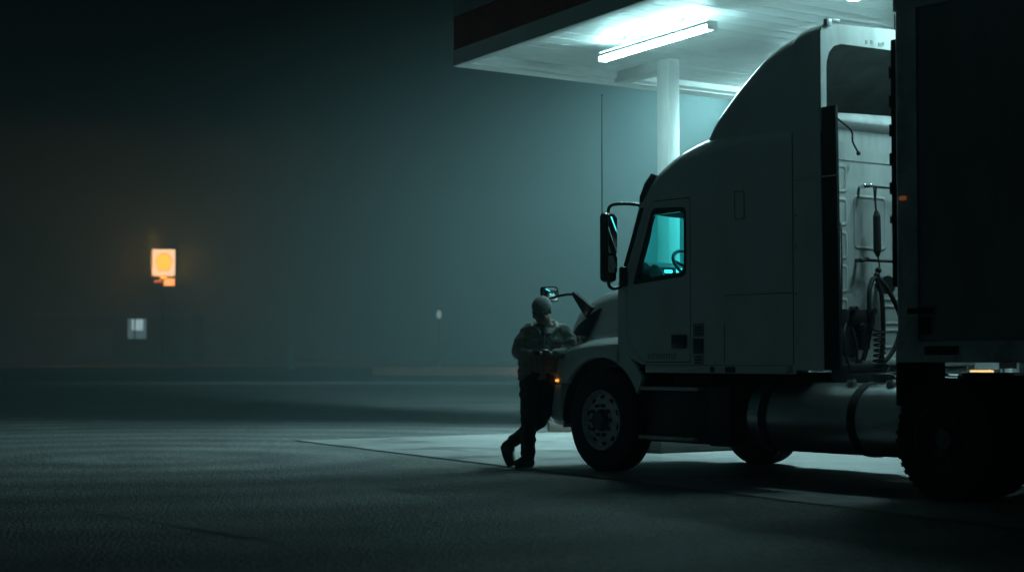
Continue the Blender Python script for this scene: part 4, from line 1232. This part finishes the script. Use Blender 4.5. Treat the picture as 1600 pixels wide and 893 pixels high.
rp = at(770, 582, 79.0)
b = MB(); b.box((0, 0, 0.25), (9.0, 0.22, 0.52), bevel=0.02); b.box((0, 0, 0.53), (9.1, 0.30, 0.06), bevel=0.015)
o = b.build('low_wall', mat('red_brick', (0.12, 0.05, 0.04), 0.9, var=0.3, vscale=5)); o.location = (rp.x - 1.0, 79.0, 0.12)
tag(o, 'low red brick wall faintly lit red behind the driver', 'wall')
ml = thing('red_fill', 'small added red light on the verge hidden behind the driver', 'added light', (at(822, 582, 77.6).x, 77.6, 0.25))  # unseen red light added to tint the low wall behind it
b = MB(); b.cyl((0, 0, -0.2), (0, 0, 0.16), 0.04, 0.035); b.box((0, 0, -0.19), (0.2, 0.2, 0.02)); b.build('post', M['dark_metal'], ml)
b = MB(); b.cyl((0, 0, 0.16), (0, 0, 0.26), 0.055, 0.05); b.sphere((0, 0, 0.26), 0.05, sc=(1, 1, 0.5)); b.build('lens', emis('red_fill_glow', (1.0, 0.30, 0.24), 110), ml)

# ------------------------------------------------------------------ the driver
PS = FPX / 18.0
PX0, PY0 = 0.20, 18.0
def q(px, py, dy=0.0, r=None):
    v = ((px - 800) / PS - PX0, dy, (729.5 - py) / PS)
    return v if r is None else (*v, r)
person = thing('person', 'man in cap and work jacket leaning on the front wing looking down at a phone', 'person', (PX0, PY0, 0.0))

def organic(mb, name, material, parent, voxel=0.010, smooth_it=6, folds=0.0, fscale=0.12, dec=None):
    o = mb.build(name, material, parent, smooth=0, recalc=True)
    md = o.modifiers.new('r', 'REMESH'); md.mode = 'VOXEL'; md.voxel_size = voxel; md.use_smooth_shade = True
    sm = o.modifiers.new('s', 'SMOOTH'); sm.factor = 0.5; sm.iterations = smooth_it
    bpy.context.view_layer.update()
    bake(o)
    if folds:
        me = o.data
        me.update()
        for v in me.vertices:
            c = v.co
            n = noise.noise(Vector((c.x / fscale, c.y / fscale, c.z / (fscale * 0.55)))) + 0.5 * noise.noise(Vector((c.x / fscale * 2.3 + 5, c.y / fscale * 2.3, c.z / (fscale * 0.4))))
            v.co = c + v.normal * n * folds
    for p in o.data.polygons: p.use_smooth = True
    o.data.update()
    return o

# head frame: bowed forward and turned to the viewer's left
HC = Vector(q(846, 486, -0.11))
HR = Matrix.Rotation(R(-24), 3, 'Z') @ Matrix.Rotation(R(5), 3, 'Y') @ Matrix.Rotation(R(33), 3, 'X')
HS = 1.14
def hp(x, y, z): return HC + HR @ (Vector((x, y, z)) * HS)
HM = HR.copy()
b = MB()
# torso, neck, head, arms, legs of the body
b.capsule([q(842, 598, 0.05, 0.07), q(845, 575, 0.03, 0.095), q(849, 545, 0.02, 0.115), q(852, 523, 0.0, 0.115)])
b.capsule([q(834, 522, 0, 0.085), q(872, 522, 0, 0.085)])
b.capsule([q(853, 515, -0.01, 0.075), (*hp(0, 0.03, -0.06), 0.062)])
b.sphere(hp(0, 0.012, 0.025), HS * 0.1, sc=(0.76, 0.95, 0.98), rot=HM)
b.sphere(hp(0, -0.02, -0.045), HS * 0.07, sc=(0.86, 1.0, 0.95), rot=HM)
b.sphere(hp(0, -0.055, -0.088), HS * 0.034, sc=(1.0, 0.8, 0.8), rot=HM)
b.capsule([(*hp(0, -0.088, 0.02), 0.010), (*hp(0, -0.104, -0.018), 0.015), (*hp(0, -0.092, -0.026), 0.013)])
for s in (1, -1):
    b.sphere(hp(0.078 * s, 0.015, -0.005), HS * 0.032, sc=(0.4, 0.65, 1.0), rot=HM)
    b.sphere(hp(0.036 * s, -0.072, 0.034), HS * 0.022, sc=(1.2, 0.6, 0.5), rot=HM)
    b.sphere(hp(0.042 * s, -0.066, -0.022), HS * 0.026, sc=(1, 0.8, 0.9), rot=HM)
    b.sphere(hp(0.014 * s, -0.082, -0.058), HS * 0.014, sc=(1.4, 0.7, 0.5), rot=HM)
LSH, LEL, LWR = q(826, 519, 0, 0.06), q(812, 549, -0.03, 0.045), q(828, 553, -0.235, 0.028)
RSH, REL, RWR = q(878, 519, 0, 0.06), q(893, 544, -0.06, 0.045), q(862, 553, -0.235, 0.028)
b.capsule([LSH, LEL, LWR]); b.capsule([RSH, REL, RWR])
# hands: palm, four bent fingers and a thumb each, closing on the phone
def hand(mb, wr, direction, s):
    wr = Vector(wr[:3]); d = Vector(direction).normalized()
    up = Vector((0, -0.25, 1)).normalized(); side = d.cross(up).normalized(); up = side.cross(d).normalized()
    pc = wr + d * 0.055
    mb.capsule([(*wr, 0.027), (*(wr + d * 0.03), 0.03)])
    for k in range(4):
        o_ = (k - 1.5) * 0.0205
        base = wr + d * 0.085 + up * (-o_)
        L = (0.040, 0.046, 0.043, 0.034)[k]
        mb.capsule([(*(wr + d * 0.03 + up * (-o_ * 0.7)), 0.016), (*base, 0.0115)], seg=10)
        p1 = base + d * L * 0.85 - side * s * L * 0.35
        p2 = p1 + d * L * 0.25 - side * s * L * 0.62
        p3 = p2 - d * L * 0.30 - side * s * L * 0.35
        mb.capsule([(*base, 0.0105), (*p1, 0.0095), (*p2, 0.0088), (*p3, 0.008)], seg=10)
    t0 = wr + d * 0.03 + up * 0.025; t1 = t0 + d * 0.03 + up * 0.022 - side * s * 0.022; t2 = t1 + d * 0.034 + up * 0.004 - side * s * 0.014; 
    mb.capsule([(*t0, 0.015), (*t1, 0.012), (*t2, 0.0098)], seg=10)
hand(b, LWR, (0.85, -0.25, -0.05), -1)
hand(b, RWR, (-0.85, -0.2, -0.05), 1)
# legs: his right one straight, the left one crossed behind with the toe down
HIPA, KNA, ANA = q(829, 603, 0.02), q(826, 660, -0.02), q(824, 712, 0.02)
HIPB, KNB, ANB = q(857, 603, 0.05), q(845, 655, 0.07), q(797, 692, 0.17)
b.capsule([(*HIPA, 0.078), (*KNA, 0.055), (*ANA, 0.042)]); b.capsule([(*HIPB, 0.078), (*KNB, 0.055), (*ANB, 0.042)])
b.capsule([(*ANA, 0.04), q(811, 722, -0.05, 0.03)]); b.capsule([(*ANB, 0.04), q(798, 720, 0.10, 0.03)])
organic(b, 'body', M['skin'], person, voxel=0.0062, smooth_it=3)

# jacket
b = MB()
b.capsule([q(824, 584, 0.02, 0.105), q(828, 560, 0.0, 0.125), q(833, 535, -0.01, 0.125), q(838, 519, 0.0, 0.10)])
b.capsule([q(862, 585, 0.03, 0.105), q(866, 560, 0.01, 0.125), q(869, 535, -0.01, 0.125), q(868, 519, 0.0, 0.10)])
b.capsule([q(845, 585, 0.02, 0.115), q(848, 555, -0.01, 0.14), q(851, 528, -0.01, 0.14)])
b.capsule([q(828, 517, 0, 0.088), q(817, 532, -0.01, 0.088), q(811, 549, -0.03, 0.082), q(818, 554, -0.14, 0.062), q(826, 553, -0.215, 0.047)])
b.capsule([q(876, 517, 0, 0.088), q(887, 531, -0.03, 0.090), q(894, 545, -0.06, 0.080), q(880, 551, -0.15, 0.064), q(866, 553, -0.225, 0.049)])
b.capsule([q(836, 512, 0.03, 0.06), q(853, 508, 0.06, 0.06), q(870, 511, 0.03, 0.06)])
jk = organic(b, 'jacket', M['jacket'], person, voxel=0.009, smooth_it=3, folds=0.020, fscale=0.115)
# collar, placket, pockets
b = MB()
b.capsule([q(842, 520, -0.15, 0.022), q(836, 512, -0.09, 0.026), q(838, 505, 0.0, 0.026), q(853, 501, 0.07, 0.028), q(868, 504, 0.0, 0.026), q(869, 512, -0.09, 0.026), q(858, 522, -0.15, 0.022)])
organic(b, 'collar', M['jacket'], jk, voxel=0.008, smooth_it=3, folds=0.003, fscale=0.06)
b = MB()
b.capsule([q(850, 524, -0.158, 0.010), q(849, 545, -0.168, 0.010), q(847, 570, -0.150, 0.010), q(845, 592, -0.115, 0.010)])
organic(b, 'placket', M['jacket'], jk, voxel=0.006, smooth_it=2)
for px in (833, 869):
    b = MB(); c = Vector(q(px, 533, -0.138)); b.box(c, (0.11, 0.03, 0.045), bevel=0.008, rx=R(-8)); b.box(c + Vector((0, 0.006, -0.06)), (0.10, 0.02, 0.10), bevel=0.008)
    b.build('pocket', M['jacket'], jk)
b = MB(); b.capsule([q(850, 515, -0.10, 0.035), q(850, 522, -0.135, 0.028)]); organic(b, 'shirt', M['shirt'], person, voxel=0.008)
# trousers
b = MB()
b.capsule([q(830, 590, 0.02, 0.115), q(829, 604, 0.02, 0.118), q(827, 630, 0.0, 0.098), q(826, 660, -0.02, 0.083), q(825, 690, 0.0, 0.078), q(825, 710, 0.015, 0.075)])
b.capsule([q(855, 590, 0.04, 0.118), q(857, 604, 0.05, 0.118), q(852, 630, 0.06, 0.100), q(844, 655, 0.07, 0.085), q(820, 675, 0.12, 0.074), q(803, 689, 0.165, 0.068)])
b.capsule([q(830, 585, 0.02, 0.115), q(857, 585, 0.03, 0.115)])
organic(b, 'trousers', M['trousers'], person, voxel=0.009, smooth_it=3, folds=0.015, fscale=0.11)
# boots
def boot(ank, toe, heel, name='boot'):
    mb = MB()
    a, t, h = Vector(ank), Vector(toe), Vector(heel)
    mb.capsule([(*a, 0.055), (*(a * 0.5 + h * 0.5), 0.052), (*h, 0.046)])
    mid = a * 0.25 + t * 0.5 + h * 0.25
    mb.capsule([(*h, 0.045), (*mid, 0.050), (*t, 0.043)]); mb.capsule([(*(a), 0.05), (*mid, 0.048)])
    ob = organic(mb, name, M['boot'], person, voxel=0.008, smooth_it=3)
    s_ = MB()
    d = (t - h); n_ = (a - h) - d * ((a - h).dot(d) / d.length_squared); n_.normalize(); sd = d.normalized().cross(n_)
    ring0, ring1 = [], []
    for k in range(20):
        ang_ = 2 * math.pi * k / 20
        f = math.cos(ang_); g = math.sin(ang_)
        c = (h + t) / 2 + d * 0.5 * f * (1.32) + sd * g * (0.050 if f > -0.2 else 0.043)
        ring0.append(c - n_ * 0.050); ring1.append(c - n_ * 0.026)
    s_.grid([ring0, ring1], close=True); s_.bm.faces.ensure_lookup_table()
    bmesh.ops.holes_fill(s_.bm, edges=[e for e in s_.bm.edges if e.is_boundary])
    s_.build('sole', M['sole'], ob, smooth=30)
boot(q(825, 708, 0.02), q(809, 722, -0.09), q(829, 722, 0.05))
boot(q(798, 693, 0.17), q(799, 721.5, 0.07), q(790, 697, 0.20))
# cap, hair, eyes
b = MB()
b.sphere(hp(0, 0.014, 0.048), HS * 0.104, sc=(0.83, 1.03, 0.80), rot=HM, seg=28)
bmesh.ops.bisect_plane(b.bm, geom=b.bm.verts[:] + b.bm.edges[:] + b.bm.faces[:], plane_co=hp(0, 0, 0.036), plane_no=HM @ Vector((0, 0.10, 1)), clear_inner=True)
cap_o = b.build('cap', M['cap'], person, smooth=60)
b = MB()
rows = []
for j in range(6):
    f = j / 5
    rows.append([hp(x * (0.074 - 0.014 * f * f), -0.072 * math.sqrt(max(0.02, 1 - 0.55 * x * x)) - f * 0.050 * math.sqrt(max(0, 1 - (x * 0.92) ** 2)), 0.046 - 0.016 * f - 0.022 * x * x) for x in [-1 + 2 * i / 14 for i in range(15)]])
b.grid(rows)
br = b.build('brim', mat('dark_brim', (0.10, 0.098, 0.095), 0.9), cap_o, smooth=60)
sd = br.modifiers.new('t', 'SOLIDIFY'); sd.thickness = 0.004; bpy.context.view_layer.update(); bake(br)
b = MB(); b.sphere(hp(0, 0.024, 0.012), HS * 0.1, sc=(0.785, 0.93, 0.72), rot=HM, seg=24)
bmesh.ops.bisect_plane(b.bm, geom=b.bm.verts[:] + b.bm.edges[:] + b.bm.faces[:], plane_co=hp(0, -0.02, 0), plane_no=HM @ Vector((0, 1, 0.12)), clear_inner=True)
b.build('hair', M['hair'], person, smooth=60)
for s in (1, -1):
    b = MB(); b.sphere(hp(0.033 * s, -0.080, 0.012), HS * 0.011, sc=(1.2, 0.6, 0.45), rot=HM, seg=10); b.build('eye', M['eye'], person, smooth=60)
# the phone in his hands
ph = Vector(q(845, 550, -0.285)) + Vector((PX0, PY0, 0))
phone = thing('smartphone', 'dark smartphone held in both hands of the driver', 'phone', ph)
phone.rotation_euler = (R(-35), 0, R(8))
b = MB(); b.box((0, 0, 0), (0.145, 0.010, 0.072), bevel=0.004); b.build('phone_case', M['gloss_black'], phone)
b = MB(); b.box((0, 0.0058, 0), (0.130, 0.0015, 0.064)); b.build('phone_screen', M['lamp_glass'], phone)

# ------------------------------------------------------------------ the fog
b = MB()
b.box((0, 85, 8), (230, 190, 18))
hz = b.build('haze', None, smooth=0)
hz.data.materials.clear()
mv = bpy.data.materials.new('fog'); mv.use_nodes = True
nt = mv.node_tree
nt.nodes.remove(nt.nodes['Principled BSDF'])
pv = nt.nodes.new('ShaderNodeVolumePrincipled')
pv.inputs['Color'].default_value = (0.66, 0.92, 0.95, 1)
pv.inputs['Density'].default_value = FOG_DENSITY
pv.inputs['Anisotropy'].default_value = FOG_ANISO
nt.links.new(pv.outputs['Volume'], nt.nodes['Material Output'].inputs['Volume'])
hz.data.materials.append(mv)
tag(hz, 'thin night fog filling the whole lot', 'haze', kind='stuff')
